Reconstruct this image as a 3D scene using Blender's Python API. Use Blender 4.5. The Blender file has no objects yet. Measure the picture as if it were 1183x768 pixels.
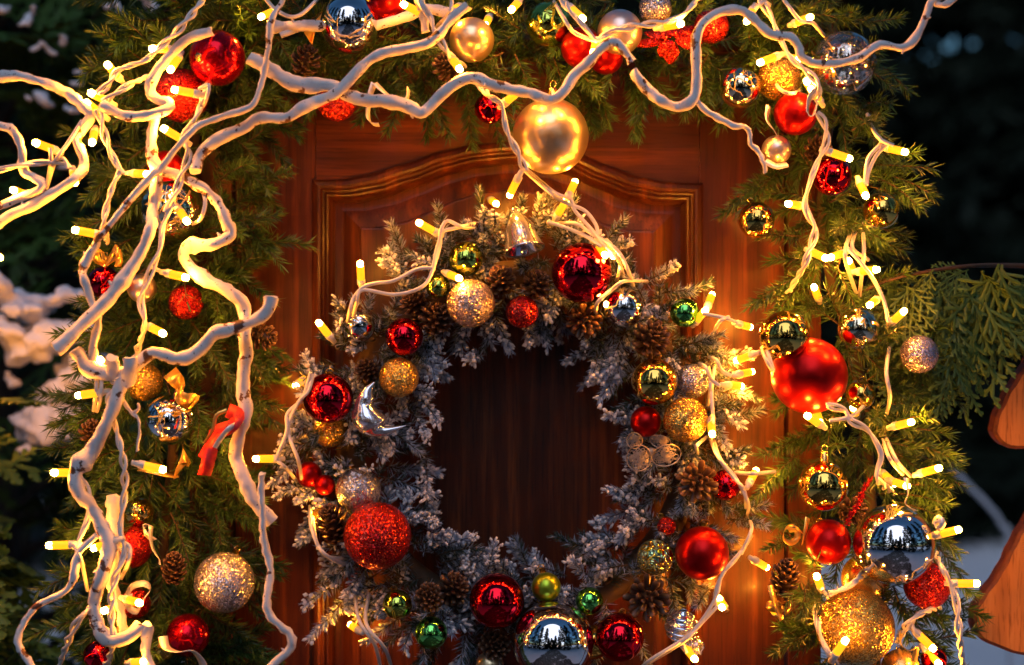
import bpy, bmesh, math, random
import numpy as np
from mathutils import Vector, Matrix
random.seed(7); RNG = np.random.default_rng(11)
SC = bpy.context.scene; COL = SC.collection
D = 1.8; CZ = 1.6
def P(u, v, y=0.0):
    """photo pixel at real depth y (metres behind the door face) -> world point"""
    s = (D + y) / D
    return Vector(((u - 591.5) / 1000 * s, y, CZ + (384 - v) / 1000 * s))
def S(px, y): return px / 1000 * (D + y) / D

# ------------------------------------------------------------------ meshes
class MB:
    def __init__(s): s.V = []; s.F = []; s.M = []; s.T = []; s.n = 0
    def add(s, V, F, mi=0, tint=None):
        V = np.asarray(V, float).reshape(-1, 3); F = np.asarray(F, int)
        s.V.append(V); s.F.append(F + s.n); s.M.append(np.full(len(F), mi)); s.n += len(V)
        s.T.append(np.zeros(len(V)) if tint is None else np.broadcast_to(np.asarray(tint, float), (len(V),)))
    def mesh(s, name, smooth=True):
        me = bpy.data.meshes.new(name)
        V = np.concatenate(s.V)
        loops = np.concatenate([f.reshape(-1) for f in s.F]); cnt = np.concatenate([np.full(len(f), f.shape[1]) for f in s.F])
        me.vertices.add(len(V)); me.vertices.foreach_set('co', V.reshape(-1).astype(np.float32))
        me.loops.add(len(loops)); me.loops.foreach_set('vertex_index', loops.astype(np.int32))
        me.polygons.add(len(cnt)); st = np.concatenate([[0], np.cumsum(cnt)[:-1]])
        me.polygons.foreach_set('loop_start', st.astype(np.int32))
        me.polygons.foreach_set('material_index', np.concatenate(s.M).astype(np.int32))
        me.polygons.foreach_set('use_smooth', np.full(len(cnt), smooth))
        a = me.attributes.new('tint', 'FLOAT', 'POINT'); a.data.foreach_set('value', np.concatenate(s.T).astype(np.float32))
        me.update(calc_edges=True); me.validate()
        return me
    def build(s, name, mats, parent=None, smooth=True, origin=None):
        if origin is not None: s.V = [v - np.array(origin) for v in s.V]
        me = s.mesh(name, smooth)
        return link(name, me, mats, parent, origin)
def link(name, me, mats, parent=None, loc=None):
    for m in (mats if isinstance(mats, (list, tuple)) else [mats]):
        if me.materials.find(m.name) < 0: me.materials.append(m)
    o = bpy.data.objects.new(name, me); COL.objects.link(o)
    if parent is not None: o.parent = parent
    if loc is not None: o.location = loc
    return o
def tag(o, label, cat, group=None, kind=None):
    if label: o['label'] = label
    if cat: o['category'] = cat
    if group: o['group'] = group
    if kind: o['kind'] = kind
    return o
def thing(name, label, cat, loc=(0, 0, 0), group=None):
    o = bpy.data.objects.new(name, None); COL.objects.link(o); o.location = loc; o.empty_display_size = .02
    return tag(o, label, cat, group)

def spline(pts, step):
    """Catmull-Rom through pts (n,k) resampled about every step"""
    p = np.asarray(pts, float)
    if len(p) < 2: return p
    q = np.vstack([2 * p[0] - p[1], p, 2 * p[-1] - p[-2]]); out = []
    for i in range(len(p) - 1):
        a, b, c, d = q[i:i + 4]; n = max(2, int(np.linalg.norm((c - b)[:3]) / step))
        t = np.linspace(0, 1, n, endpoint=False)[:, None]
        out.append(.5 * (2 * b + (c - a) * t + (2 * a - 5 * b + 4 * c - d) * t ** 2 + (3 * b - a - 3 * c + d) * t ** 3))
    out.append(p[-1:]); return np.concatenate(out)
def frames(c):
    t = np.gradient(c, axis=0); t /= np.linalg.norm(t, axis=1)[:, None] + 1e-12
    n = np.zeros_like(c); a = np.array([0, 1., 0]) if abs(t[0][1]) < .9 else np.array([1., 0, 0])
    n[0] = a - t[0] * (a @ t[0]); n[0] /= np.linalg.norm(n[0])
    for i in range(1, len(c)):
        v = n[i - 1] - t[i] * (n[i - 1] @ t[i]); n[i] = v / (np.linalg.norm(v) + 1e-12)
    return t, n, np.cross(t, n)
def tube(mb, c, r, k=8, mi=0, cap_mi=None, tint=None, flat=1.0):
    c = np.asarray(c, float); m = len(c); r = np.broadcast_to(np.asarray(r, float), (m,))
    t, n, b = frames(c); th = np.arange(k) * 2 * np.pi / k
    V = c[:, None] + r[:, None, None] * (np.cos(th)[None, :, None] * n[:, None] + flat * np.sin(th)[None, :, None] * b[:, None])
    i = np.arange(m - 1)[:, None]; j = np.arange(k)[None]; j2 = (j + 1) % k
    F = np.stack([i * k + j, i * k + j2, (i + 1) * k + j2, (i + 1) * k + j], -1).reshape(-1, 4)
    mb.add(V, F, mi, tint)
    cm = mi if cap_mi is None else cap_mi
    mb.add(V[0], [list(range(k))[::-1]], cm, tint if tint is None or np.isscalar(tint) else None)
    mb.add(V[-1], [list(range(k))], cm, tint if tint is None or np.isscalar(tint) else None)
def lathe(mb, prof, k=20, mi=0, mat=None, tint=None):
    """prof: list of (radius, height) about local z; mat: 4x4"""
    pr = np.asarray(prof, float); th = np.arange(k) * 2 * np.pi / k; m = len(pr)
    V = np.stack([pr[:, 0][:, None] * np.cos(th), pr[:, 0][:, None] * np.sin(th), np.repeat(pr[:, 1][:, None], k, 1)], -1).reshape(-1, 3)
    if mat is not None: V = V @ np.array(mat.to_3x3()).T + np.array(mat.translation)
    i = np.arange(m - 1)[:, None]; j = np.arange(k)[None]; j2 = (j + 1) % k
    mb.add(V, np.stack([i * k + j, i * k + j2, (i + 1) * k + j2, (i + 1) * k + j], -1).reshape(-1, 4), mi, tint)
def aim(loc, d):
    """matrix putting local +z along d at loc"""
    return Matrix.Translation(loc) @ Vector(d).normalized().to_track_quat('Z', 'Y').to_matrix().to_4x4()
def box(mb, a, b, mi=0):
    x0, y0, z0 = a; x1, y1, z1 = b
    mb.add([(x, y, z) for x in (x0, x1) for y in (y0, y1) for z in (z0, z1)],
           [(0, 1, 3, 2), (4, 6, 7, 5), (0, 4, 5, 1), (2, 3, 7, 6), (0, 2, 6, 4), (1, 5, 7, 3)], mi)
def blades(mb, B, Dr, N, L, W, tint, ridge=.35, bw=.25, mp=.5):
    """vectorised narrow leaf blades with a raised midrib: base B, direction Dr, normal N"""
    Sd = np.cross(Dr, N); Sd /= np.linalg.norm(Sd, axis=1)[:, None] + 1e-9; N = np.cross(Sd, Dr)
    L = np.asarray(L)[:, None]; W = np.asarray(W)[:, None]
    mid = B + Dr * L * mp; tip = B + Dr * L
    V = np.stack([B - Sd * W * bw, B + N * W * ridge * .5, B + Sd * W * bw,
                  mid - Sd * W * .5, mid + N * W * ridge, mid + Sd * W * .5, tip + N * W * .1], 1)
    n = len(B); o = (np.arange(n) * 7)[:, None]
    q = np.concatenate([o + np.array([[0, 1, 4, 3]]), o + np.array([[1, 2, 5, 4]])])
    t = np.concatenate([o + np.array([[3, 4, 6]]), o + np.array([[4, 5, 6]])])
    tt = np.repeat(np.asarray(tint, float), 7)
    mb.add(V.reshape(-1, 3), q, 0, tt); k = mb.n - n * 7
    mb.F.append(t + k); mb.M.append(np.zeros(len(t), int))
def unit(a): return a / (np.linalg.norm(a, axis=-1, keepdims=True) + 1e-9)

# ------------------------------------------------------------------ materials
def mat(name):
    m = bpy.data.materials.new(name); m.use_nodes = True; nt = m.node_tree
    return m, nt, nt.nodes['Principled BSDF']
def nd(nt, t, **kw):
    n = nt.nodes.new(t)
    for k, v in kw.items():
        if hasattr(n, k): setattr(n, k, v)
        else: n.inputs[k].default_value = v
    return n
def ramp(nt, src, stops, interp='LINEAR'):
    r = nd(nt, 'ShaderNodeValToRGB'); e = r.color_ramp.elements; r.color_ramp.interpolation = interp
    while len(e) < len(stops): e.new(.5)
    for i, (p, c) in enumerate(stops): e[i].position = p; e[i].color = (*c, 1) if len(c) == 3 else c
    nt.links.new(src, r.inputs[0]); return r.outputs[0]
def coords(nt, scale=(1, 1, 1), geo=False):
    m = nd(nt, 'ShaderNodeMapping'); m.inputs['Scale'].default_value = scale
    if geo: nt.links.new(nd(nt, 'ShaderNodeNewGeometry').outputs['Position'], m.inputs[0])
    else: nt.links.new(nd(nt, 'ShaderNodeTexCoord').outputs['Object'], m.inputs[0])
    return m.outputs[0]
def noise(nt, vec, scale, detail=4, rough=.55):
    n = nd(nt, 'ShaderNodeTexNoise'); n.inputs['Scale'].default_value = scale; n.inputs['Detail'].default_value = detail
    n.inputs['Roughness'].default_value = rough; nt.links.new(vec, n.inputs['Vector']); return n.outputs[0]
def bump(nt, h, strength, dist=.001, bsdf=None):
    b = nd(nt, 'ShaderNodeBump'); b.inputs['Strength'].default_value = strength; b.inputs['Distance'].default_value = dist
    nt.links.new(h, b.inputs['Height'])
    if bsdf: nt.links.new(b.outputs[0], bsdf.inputs['Normal'])
    return b.outputs[0]
def mixc(nt, f, a, b, blend='MIX'):
    m = nd(nt, 'ShaderNodeMix', data_type='RGBA', blend_type=blend)
    for s, x in ((m.inputs[0], f), (m.inputs[6], a), (m.inputs[7], b)):
        if isinstance(x, (int, float)): s.default_value = x
        elif isinstance(x, tuple): s.default_value = (*x, 1)
        else: nt.links.new(x, s)
    return m.outputs[2]
def plain(name, col, rough=.5, metal=0., var=.15, nscale=60, bmp=0.):
    m, nt, b = mat(name); c = coords(nt, geo=True); n = noise(nt, c, nscale)
    lo = tuple(x * (1 - var) for x in col); hi = tuple(min(1, x * (1 + var)) for x in col)
    nt.links.new(ramp(nt, n, [(.3, lo), (.7, hi)]), b.inputs['Base Color'])
    b.inputs['Roughness'].default_value = rough; b.inputs['Metallic'].default_value = metal
    if bmp: bump(nt, n, bmp, .001, b)
    return m
M = {}
def mirror(name, col, rough=.05, dust=.5):
    m, nt, b = mat(name); c = coords(nt)
    b.inputs['Metallic'].default_value = 1
    n = noise(nt, c, 45, 5); nt.links.new(ramp(nt, n, [(.3, tuple(x * .82 for x in col)), (.7, col)]), b.inputs['Base Color'])
    n2 = noise(nt, c, 120, 6, .7)
    r = nd(nt, 'ShaderNodeMapRange'); r.inputs[1].default_value = .45; r.inputs[2].default_value = .8
    r.inputs[3].default_value = rough; r.inputs[4].default_value = rough + .18 * dust
    nt.links.new(n2, r.inputs[0]); nt.links.new(r.outputs[0], b.inputs['Roughness'])
    bump(nt, noise(nt, c, 28, 2), .12, .0006, b)
    return m
def satin(name, col, rough=.3):
    m, nt, b = mat(name); c = coords(nt); b.inputs['Metallic'].default_value = .9
    n = noise(nt, c, 30, 4); nt.links.new(ramp(nt, n, [(.3, tuple(x * .85 for x in col)), (.7, col)]), b.inputs['Base Color'])
    b.inputs['Roughness'].default_value = rough
    bump(nt, noise(nt, c, 420, 3, .7), .05, .0004, b)
    return m
def glitter(name, col, scale=900, spread=1.0, rough=.25, second=None):
    m, nt, b = mat(name); c = coords(nt)
    v = nd(nt, 'ShaderNodeTexVoronoi'); v.inputs['Scale'].default_value = scale; nt.links.new(c, v.inputs['Vector'])
    sub = nd(nt, 'ShaderNodeVectorMath', operation='SUBTRACT'); sub.inputs[1].default_value = (.5, .5, .5); nt.links.new(v.outputs['Color'], sub.inputs[0])
    scl = nd(nt, 'ShaderNodeVectorMath', operation='SCALE'); scl.inputs['Scale'].default_value = spread; nt.links.new(sub.outputs[0], scl.inputs[0])
    add = nd(nt, 'ShaderNodeVectorMath', operation='ADD'); nt.links.new(scl.outputs[0], add.inputs[0])
    nt.links.new(nd(nt, 'ShaderNodeNewGeometry').outputs['Normal'], add.inputs[1])
    nor = nd(nt, 'ShaderNodeVectorMath', operation='NORMALIZE'); nt.links.new(add.outputs[0], nor.inputs[0])
    nt.links.new(nor.outputs[0], b.inputs['Normal'])
    sep = nd(nt, 'ShaderNodeSeparateColor'); nt.links.new(v.outputs['Color'], sep.inputs[0])
    hi = second or tuple(min(1, x * 1.25 + .03) for x in col)
    nt.links.new(ramp(nt, sep.outputs[0], [(.0, tuple(x * .45 for x in col)), (.6, col), (1, hi)]), b.inputs['Base Color'])
    b.inputs['Metallic'].default_value = .85; b.inputs['Roughness'].default_value = rough
    return m
GOLD = (.95, .58, .12); SILV = (.86, .85, .84); RED = (.55, .007, .007); GRN = (.12, .55, .10)
M['gold_m'] = mirror('gold mirror', GOLD); M['silver_m'] = mirror('silver mirror', SILV, .04)
M['pale_m'] = mirror('pale gold mirror', (.92, .78, .5), .05)
M['red_m'] = mirror('red mirror', (.78, .012, .03), .05); M['green_m'] = mirror('green mirror', (.22, .75, .16), .06)
M['lime_m'] = mirror('gold green mirror', (.62, .72, .12), .07)
M['gold_s'] = satin('gold satin', (.92, .6, .2), .26); M['pearl_s'] = satin('pearl satin', (.85, .72, .62), .3)
M['champ_s'] = satin('champagne satin', (.95, .76, .44), .28)
M['red_s'] = satin('red satin', RED, .3); M['redshine_s'] = satin('red soft shine', (.62, .006, .02), .16); M['lime_s'] = satin('lime satin', (.42, .6, .04), .28)
M['silver_s'] = satin('brushed silver', (.78, .81, .88), .13)
M['gold_g'] = glitter('gold glitter', (.85, .52, .10)); M['silver_g'] = glitter('silver glitter', (.62, .63, .70), second=(.95, .82, .66))
M['rose_g'] = glitter('rose silver glitter', (.8, .62, .5)); M['red_g'] = glitter('red glitter', (.6, .01, .012), second=(.95, .12, .06))
M['lav_g'] = glitter('lavender glitter', (.6, .52, .62))
# crazed antique glass
m, nt, b = mat('speckled clear glass'); c = coords(nt)
b.inputs['Roughness'].default_value = .06; b.inputs['Metallic'].default_value = 1
b.inputs['Base Color'].default_value = (.75, .68, .6, 1)
tr = nd(nt, 'ShaderNodeBsdfTransparent'); mx = nd(nt, 'ShaderNodeMixShader'); out = nt.nodes['Material Output']
f = ramp(nt, noise(nt, c, 130, 6, .75), [(.44, (.12,) * 3), (.58, (.9,) * 3)])
nt.links.new(f, mx.inputs[0]); nt.links.new(tr.outputs[0], mx.inputs[1]); nt.links.new(b.outputs[0], mx.inputs[2]); nt.links.new(mx.outputs[0], out.inputs[0])
M['glass'] = m
# swirl patterned gold green
m = mirror('swirled gold green', (.6, .72, .22), .12); nt = m.node_tree; b = nt.nodes['Principled BSDF']; c = coords(nt)
v = nd(nt, 'ShaderNodeTexVoronoi'); v.inputs['Scale'].default_value = 95; nt.links.new(c, v.inputs['Vector'])
sn = nd(nt, 'ShaderNodeMath', operation='MULTIPLY'); sn.inputs[1].default_value = 26; nt.links.new(v.outputs['Distance'], sn.inputs[0])
s2 = nd(nt, 'ShaderNodeMath', operation='SINE'); nt.links.new(sn.outputs[0], s2.inputs[0])
nt.links.new(mixc(nt, ramp(nt, s2.outputs[0], [(.45, (0, 0, 0)), (.6, (1, 1, 1))]), (.55, .75, .4), (.8, .55, .02)), b.inputs['Base Color'])
bump(nt, s2.outputs[0], .5, .0015, b); M['swirl'] = m

def foliage(name, dark, light, frost=None, rough=.55, spec=.35):
    m, nt, b = mat(name); at = nd(nt, 'ShaderNodeAttribute', attribute_name='tint'); c = coords(nt, geo=True)
    n = noise(nt, c, 35, 3)
    base = mixc(nt, ramp(nt, n, [(.3, (0, 0, 0)), (.7, (1, 1, 1))]), dark, light)
    if frost:
        n2 = noise(nt, c, 260, 3)
        ad = nd(nt, 'ShaderNodeMath', operation='ADD'); nt.links.new(at.outputs['Fac'], ad.inputs[0]); nt.links.new(n2, ad.inputs[1])
        base = mixc(nt, ramp(nt, ad.outputs[0], [(.6, (0, 0, 0)), (1.25 / 1.4, (1, 1, 1))]), base, frost)
    else:
        base = mixc(nt, at.outputs['Fac'], base, tuple(min(1, x * 1.9) for x in light))
    nt.links.new(base, b.inputs['Base Color']); b.inputs['Roughness'].default_value = rough
    b.inputs['Specular IOR Level'].default_value = spec
    return m
M['fir'] = foliage('fir needles', (.010, .034, .010), (.042, .105, .018), None, .38, .5)
M['fir_frost'] = foliage('frosted needles', (.016, .04, .028), (.035, .07, .05), (.38, .46, .60), .65, .25)
M['thuja'] = foliage('thuja scale leaves', (.013, .042, .009), (.045, .095, .017))
M['darktree'] = foliage('dark conifer needles', (.004, .008, .005), (.009, .016, .008), rough=.7, spec=.2)
M['snow'] = plain('snow', (.82, .83, .86), .75, 0, .05, 40, .5)
M['flock'] = plain('snow flocking', (.74, .75, .79), .85, 0, .12, 300, .6)
M['stem'] = plain('brown twig', (.07, .04, .02), .8, 0, .3)
M['bark'] = plain('tree bark', (.05, .035, .025), .9, 0, .4, 30, .8)
M['cord'] = plain('white cord rubber', (.74, .71, .68), .4, 0, .05)
M['socket'] = plain('white lamp socket', (.78, .74, .66), .35, 0, .05)
M['goldribbon'] = plain('gold ribbon', (.85, .55, .14), .28, .8, .25, 90, .2)
M['silverribbon'] = plain('silver ribbon', (.8, .78, .78), .35, .5, .12, 90, .1)
M['redribbon'] = plain('red ribbon', (.65, .012, .012), .5, .1, .2, 400, .4)
M['capgold'] = plain('gold cap metal', (.9, .62, .2), .22, 1, .15)
M['tinselred'] = plain('red tinsel', (.6, .012, .015), .25, .7, .3)
M['lacewire'] = plain('champagne lace wire', (.5, .44, .36), .4, .6, .2)
# painted branch: white paint flaking to brown bark
m, nt, b = mat('flaking white branch paint'); c = coords(nt, geo=True)
big = noise(nt, c, 55, 5, .6); fine = noise(nt, c, 190, 3, .5); gate = noise(nt, c, 14, 2)
mu = nd(nt, 'ShaderNodeMath', operation='MULTIPLY_ADD'); mu.inputs[1].default_value = .45; nt.links.new(gate, mu.inputs[0]); nt.links.new(big, mu.inputs[2])
f1 = ramp(nt, mu.outputs[0], [(.845, (0, 0, 0)), (.86, (1, 1, 1))]); f2 = ramp(nt, fine, [(.695, (0, 0, 0)), (.72, (1, 1, 1))])
white = ramp(nt, noise(nt, c, 25, 6, .65), [(.25, (.6, .55, .53)), (.6, (.8, .77, .76))])
c1 = mixc(nt, f1, white, (.13, .05, .025)); c2 = mixc(nt, f2, c1, (.045, .025, .018))
nt.links.new(c2, b.inputs['Base Color']); b.inputs['Roughness'].default_value = .62
h = nd(nt, 'ShaderNodeMath', operation='SUBTRACT'); nt.links.new(noise(nt, c, 90, 6, .7), h.inputs[0]); nt.links.new(f1, h.inputs[1])
bump(nt, h.outputs[0], .5, .0012, b); M['branch'] = m
M['cutwood'] = plain('painted cut end', (.62, .64, .68), .7, 0, .12, 120)
# wood
def wood(name, sc, dark, mid, light, rough=.36, spec=.32, coat=.15):
    m, nt, b = mat(name); c = coords(nt, sc, geo=True)
    g = noise(nt, c, 1, 8, .62); c2 = coords(nt, tuple(x * 7 for x in sc), geo=True); g2 = noise(nt, c2, 1, 4, .6)
    col = ramp(nt, g, [(.27, dark), (.5, mid), (.74, light)])
    blot = noise(nt, coords(nt, geo=True), 7, 3)
    col = mixc(nt, ramp(nt, blot, [(.35, (.0,) * 3), (.75, (.55,) * 3)]), col, tuple(x * .45 for x in mid))
    pore = ramp(nt, g2, [(.34, (.35, .3, .28)), (.48, (1, 1, 1))])
    nt.links.new(mixc(nt, .8, col, pore, 'MULTIPLY'), b.inputs['Base Color'])
    nt.links.new(ramp(nt, g2, [(.3, (rough + .16,) * 3), (.6, (rough,) * 3)]), b.inputs['Roughness'])
    b.inputs['Specular IOR Level'].default_value = spec; b.inputs['Coat Weight'].default_value = coat; b.inputs['Coat Roughness'].default_value = .22
    bump(nt, g2, .35, .0007, b); return m
WD = ((.026, .004, .0015), (.066, .0135, .0033), (.235, .058, .009))
M['wood_v'] = wood('varnished door wood upright grain', (55, 55, 2.4), *WD)
M['wood_h'] = wood('varnished door wood level grain', (2.4, 55, 55), *WD)
M['wood_b'] = wood('oiled board wood', (38, 38, 3), (.34, .11, .025), (.6, .23, .055), (.72, .34, .11), .45, .3, .05)
M['woodrim'] = plain('dark bark rim', (.13, .035, .015), .7, 0, .4, 90, .8)
# cone: pale scale tips; dark core and scale bases paint in crevice shade
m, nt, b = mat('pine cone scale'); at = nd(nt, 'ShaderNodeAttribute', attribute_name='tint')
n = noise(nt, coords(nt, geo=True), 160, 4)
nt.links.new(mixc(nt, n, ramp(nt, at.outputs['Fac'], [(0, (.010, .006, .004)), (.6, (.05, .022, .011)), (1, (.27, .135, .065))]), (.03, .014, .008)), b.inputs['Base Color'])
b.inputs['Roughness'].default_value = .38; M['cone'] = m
# lamps
def emit(name, col, st, samp=True):
    m, nt, b = mat(name); b.inputs['Base Color'].default_value = (.30, .11, .008, 1); b.inputs['Emission Color'].default_value = (*col, 1)
    b.inputs['Emission Strength'].default_value = st
    if not samp: m.cycles.emission_sampling = 'NONE'
    return m
TIP_STRENGTH = 370
M['tip'] = emit('lit lamp tip', (1, .31, .022), TIP_STRENGTH); M['sleeve'] = emit('glowing amber sleeve', (1, .33, .006), .85, False)

# ------------------------------------------------------------------ setting: ground
mb = MB(); n = 81; g = np.concatenate([np.linspace(-150, -9, 14), np.linspace(-8, 8, 53), np.linspace(9, 150, 14)])
X, Y = np.meshgrid(g, g); R_ = np.hypot(X, Y)
Z = .05 * np.sin(X * 1.3 + .4) * np.cos(Y * 1.1) + .03 * np.sin(X * 3.1 + Y * 2.3) - .04
i = np.arange(n - 1)[:, None]; j = np.arange(n - 1)[None]
mb.add(np.stack([X, Y, Z], -1), np.stack([i * n + j, i * n + j + 1, (i + 1) * n + j + 1, (i + 1) * n + j], -1).reshape(-1, 4))
o = mb.build('snow_ground', M['snow']); o['kind'] = 'structure'

# dark paving added out of view to darken the lower bauble reflections
mb = MB(); xs = np.linspace(-1.5, 1.5, 31); ys = np.linspace(-9, .3, 90); X, Y = np.meshgrid(xs, ys); edge = 1 + .07 * np.sin(Y * 2.1) + .05 * np.sin(Y * 5.3 + 1)
Zp = .062 + .006 * np.sin(X * 9) * np.sin(Y * 8) - .1 * (np.abs(X) > 1.45); nx = 31
i = np.arange(89)[:, None]; j = np.arange(30)[None]
mb.add(np.stack([X * edge, Y, Zp], -1), np.stack([i * nx + j, i * nx + j + 1, (i + 1) * nx + j + 1, (i + 1) * nx + j], -1).reshape(-1, 4))
m, nt, b = mat('reflection darkening paving'); c = coords(nt, geo=True); v = nd(nt, 'ShaderNodeTexVoronoi'); v.inputs['Scale'].default_value = 5; v.feature = 'DISTANCE_TO_EDGE'; nt.links.new(c, v.inputs['Vector'])
stone = ramp(nt, noise(nt, c, 12, 5), [(.3, (.02, .018, .017)), (.7, (.06, .053, .048))])
snowy = ramp(nt, noise(nt, c, 1.7, 5, .65), [(.56, (0, 0, 0)), (.66, (1, 1, 1))])
nt.links.new(mixc(nt, snowy, mixc(nt, ramp(nt, v.outputs['Distance'], [(.01, (1, 1, 1)), (.05, (0, 0, 0))]), stone, (.2, .2, .21)), (.7, .71, .74)), b.inputs['Base Color'])
b.inputs['Roughness'].default_value = .6; M['added_path'] = m
o = mb.build('added_path', M['added_path']); o['kind'] = 'structure'

# ------------------------------------------------------------------ door
door = thing('front_door', 'brown panelled wooden door with arched raised panel behind the wreath', 'door', P(589, 1984, 0))
def dpart(mb, name, m, smooth=False): return mb.build(name, m, door, smooth) if False else _dp(mb, name, m, smooth)
def _dp(mb, name, m, smooth):
    o = mb.build(name, m, None, smooth); o.parent = door; o.matrix_parent_inverse = Matrix.Translation(-door.location); return o
def px(u): return (u - 591.5) / 1000
def pz(v): return CZ + (384 - v) / 1000
TOP, BOT = 66, 1964
def arch(u):
    k = [(365, 212), (395, 212), (430, 206), (470, 194), (510, 180), (545, 172), (588, 168), (630, 172), (665, 181), (700, 196), (735, 209), (770, 215), (808, 216)]
    for (a, b_), (c_, d_) in zip(k, k[1:]):
        if u <= c_:
            t = (u - a) / (c_ - a); t = t * t * (3 - 2 * t) * .35 + t * .65; return b_ + (d_ - b_) * t
    return 216
us = np.linspace(365, 808, 60)
for (a, b_) in ((272, 364.4), (808.6, 906)):
    mb = MB(); box(mb, (px(a), 0, pz(BOT)), (px(b_), .05, pz(TOP))); _dp(mb, 'stile', M['wood_v'], False)
mb = MB()      # top rail with arched lower edge
fr = [(px(u), .0, pz(arch(u))) for u in us]; up = [(px(u), .0, pz(TOP)) for u in us]
V = fr + up; q = [(i, i + 1, 61 + i, 60 + i) for i in range(59)]
V2 = [(x, .05, z) for x, y, z in V]; k = len(V)
mb.add(V + V2, q + [(a + k, d_ + k, c_ + k, b_ + k) for a, b_, c_, d_ in q] + [(i, i + k, i + 1 + k, i + 1) for i in range(59)] + [(60 + i, 61 + i, 61 + i + k, 60 + i + k) for i in range(59)])
_dp(mb, 'top_rail', M['wood_h'], False)
mb = MB(); box(mb, (px(365), .0005, pz(BOT)), (px(808), .05, pz(1760))); _dp(mb, 'bottom_rail', M['wood_h'], False)
def outline(d):
    """door panel opening moved inwards by d photo-millimetres"""
    f = (443 - 2 * d) / 443; uu = 365 + d + (us - 365) * f; tv = np.array([arch(u) for u in us]) + d
    side = np.linspace(1500, 300, 12)
    pts = [(365 + d, 1760 - d)] + [(365 + d, v) for v in side] + list(zip(uu, tv)) + [(808 - d, v) for v in side[::-1]] + [(808 - d, 1760 - d)]
    return np.array([(px(u), pz(v)) for u, v in pts])
def loft(mb, prof):
    rows = [np.stack([r[:, 0], np.full(len(r), y), r[:, 1]], 1) for r, y in ((outline(d), y) for d, y in prof)]
    k = len(rows[0]); m_ = len(rows); i = np.arange(m_ - 1)[:, None]; j = np.arange(k)[None]; j2 = (j + 1) % k
    mb.add(np.concatenate(rows), np.stack([i * k + j, (i + 1) * k + j, (i + 1) * k + j2, i * k + j2], -1).reshape(-1, 4)); return rows[-1]
mb = MB(); loft(mb, [(-4, .0015), (-4, -.004), (-1, -.007), (3, -.009), (6, -.008), (8, -.003), (10, -.002), (13, -.005), (15, -.004), (18, .003), (20, .012), (20.5, .02)])
_dp(mb, 'moulding', M['wood_v'], False)
mb = MB(); last = loft(mb, [(19, .017), (27, .017), (30, .0165), (50, .006), (51.5, .0025), (53, .002)])
mb.add(last, [list(range(len(last)))]); _dp(mb, 'raised_panel', M['wood_v'], False)
frame = thing('door_frame', 'dark wooden frame around the door, mostly hidden by the garland', 'door frame', P(589, 1984, .02))
for nm, (u0, u1, v0, v1) in (('jamb', (222, 269, 38, 1976)), ('jamb', (909, 946, 38, 1976)), ('lintel', (269.5, 908.5, 20, 62))):
    mb = MB(); box(mb, (px(u0), -.012, pz(v1)), (px(u1), .075, pz(v0)))
    o = mb.build(nm, M['wood_v' if nm == 'jamb' else 'wood_h'], None, False); o.parent = frame; o.matrix_parent_inverse = Matrix.Translation(-frame.location)

# ------------------------------------------------------------------ wooden tree cut-out at the right
yb = -.03
half = [(1290, 236), (1270, 262), (1240, 315), (1210, 375), (1183, 424), (1165, 453), (1154, 474), (1149, 488), (1149, 499), (1155, 511), (1168, 518), (1183, 519), (1212, 519), (1232, 527), (1232, 540), (1210, 570), (1183, 606), (1160, 652), (1137, 687), (1126, 706), (1125, 724), (1131, 737), (1143, 744), (1165, 753), (1183, 758), (1220, 760), (1262, 762), (1264, 800), (1264, 1900)]
left = spline(np.array(half[:-2], float), 6)[:, :2] if False else spline(np.c_[np.array(half[:-2], float), np.zeros(len(half) - 2)], 6)[:, :2]
left = np.vstack([left, [[1264, 800], [1264, 1900]]])
full = np.vstack([left, np.c_[2580 - left[::-1, 0], left[::-1, 1]]])
wob = 1.2 * np.sin(np.arange(len(full)) * 1.7) + .8 * np.sin(np.arange(len(full)) * .61)
full[:, 0] += wob * .6
mb = MB(); A = np.array([P(u, v, yb) for u, v in full]); k = len(A)
nA = np.array([A[:, 0], A[:, 2]]).T; e = unit(np.roll(nA, -1, 0) - np.roll(nA, 1, 0)); nr = np.stack([e[:, 1], -e[:, 0]], 1)
def ring(ins, dy): return np.stack([A[:, 0] - nr[:, 0] * ins * -1, A[:, 1] + dy, A[:, 2] - nr[:, 1] * ins * -1], 1)
cen = nA.mean(0); sgn = 1 if ((nA[40] + nr[40] * .01)[0] > nA[40][0]) else -1
rings = [ring(.004 * sgn, 0), ring(.0005 * sgn, .003), ring(0, .008), ring(.001 * sgn, .026), ring(.004 * sgn, .03)]
Vr = np.concatenate(rings); j = np.arange(k); j2 = (j + 1) % k
F = np.concatenate([np.stack([a * k + j, (a + 1) * k + j, (a + 1) * k + j2, a * k + j2], 1) for a in range(4)])
mb.add(Vr, F, 1); mb.add(rings[0], [list(range(k))], 0); mb.add(rings[-1], [list(range(k))[::-1]], 0)
o = mb.build('wooden_tree_cutout', [M['wood_b'], M['woodrim']], None, False, origin=P(1290, 1900, yb))
tag(o, 'orange brown wooden tree cutout with rounded tiers standing in the snow', 'decoration')

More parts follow.
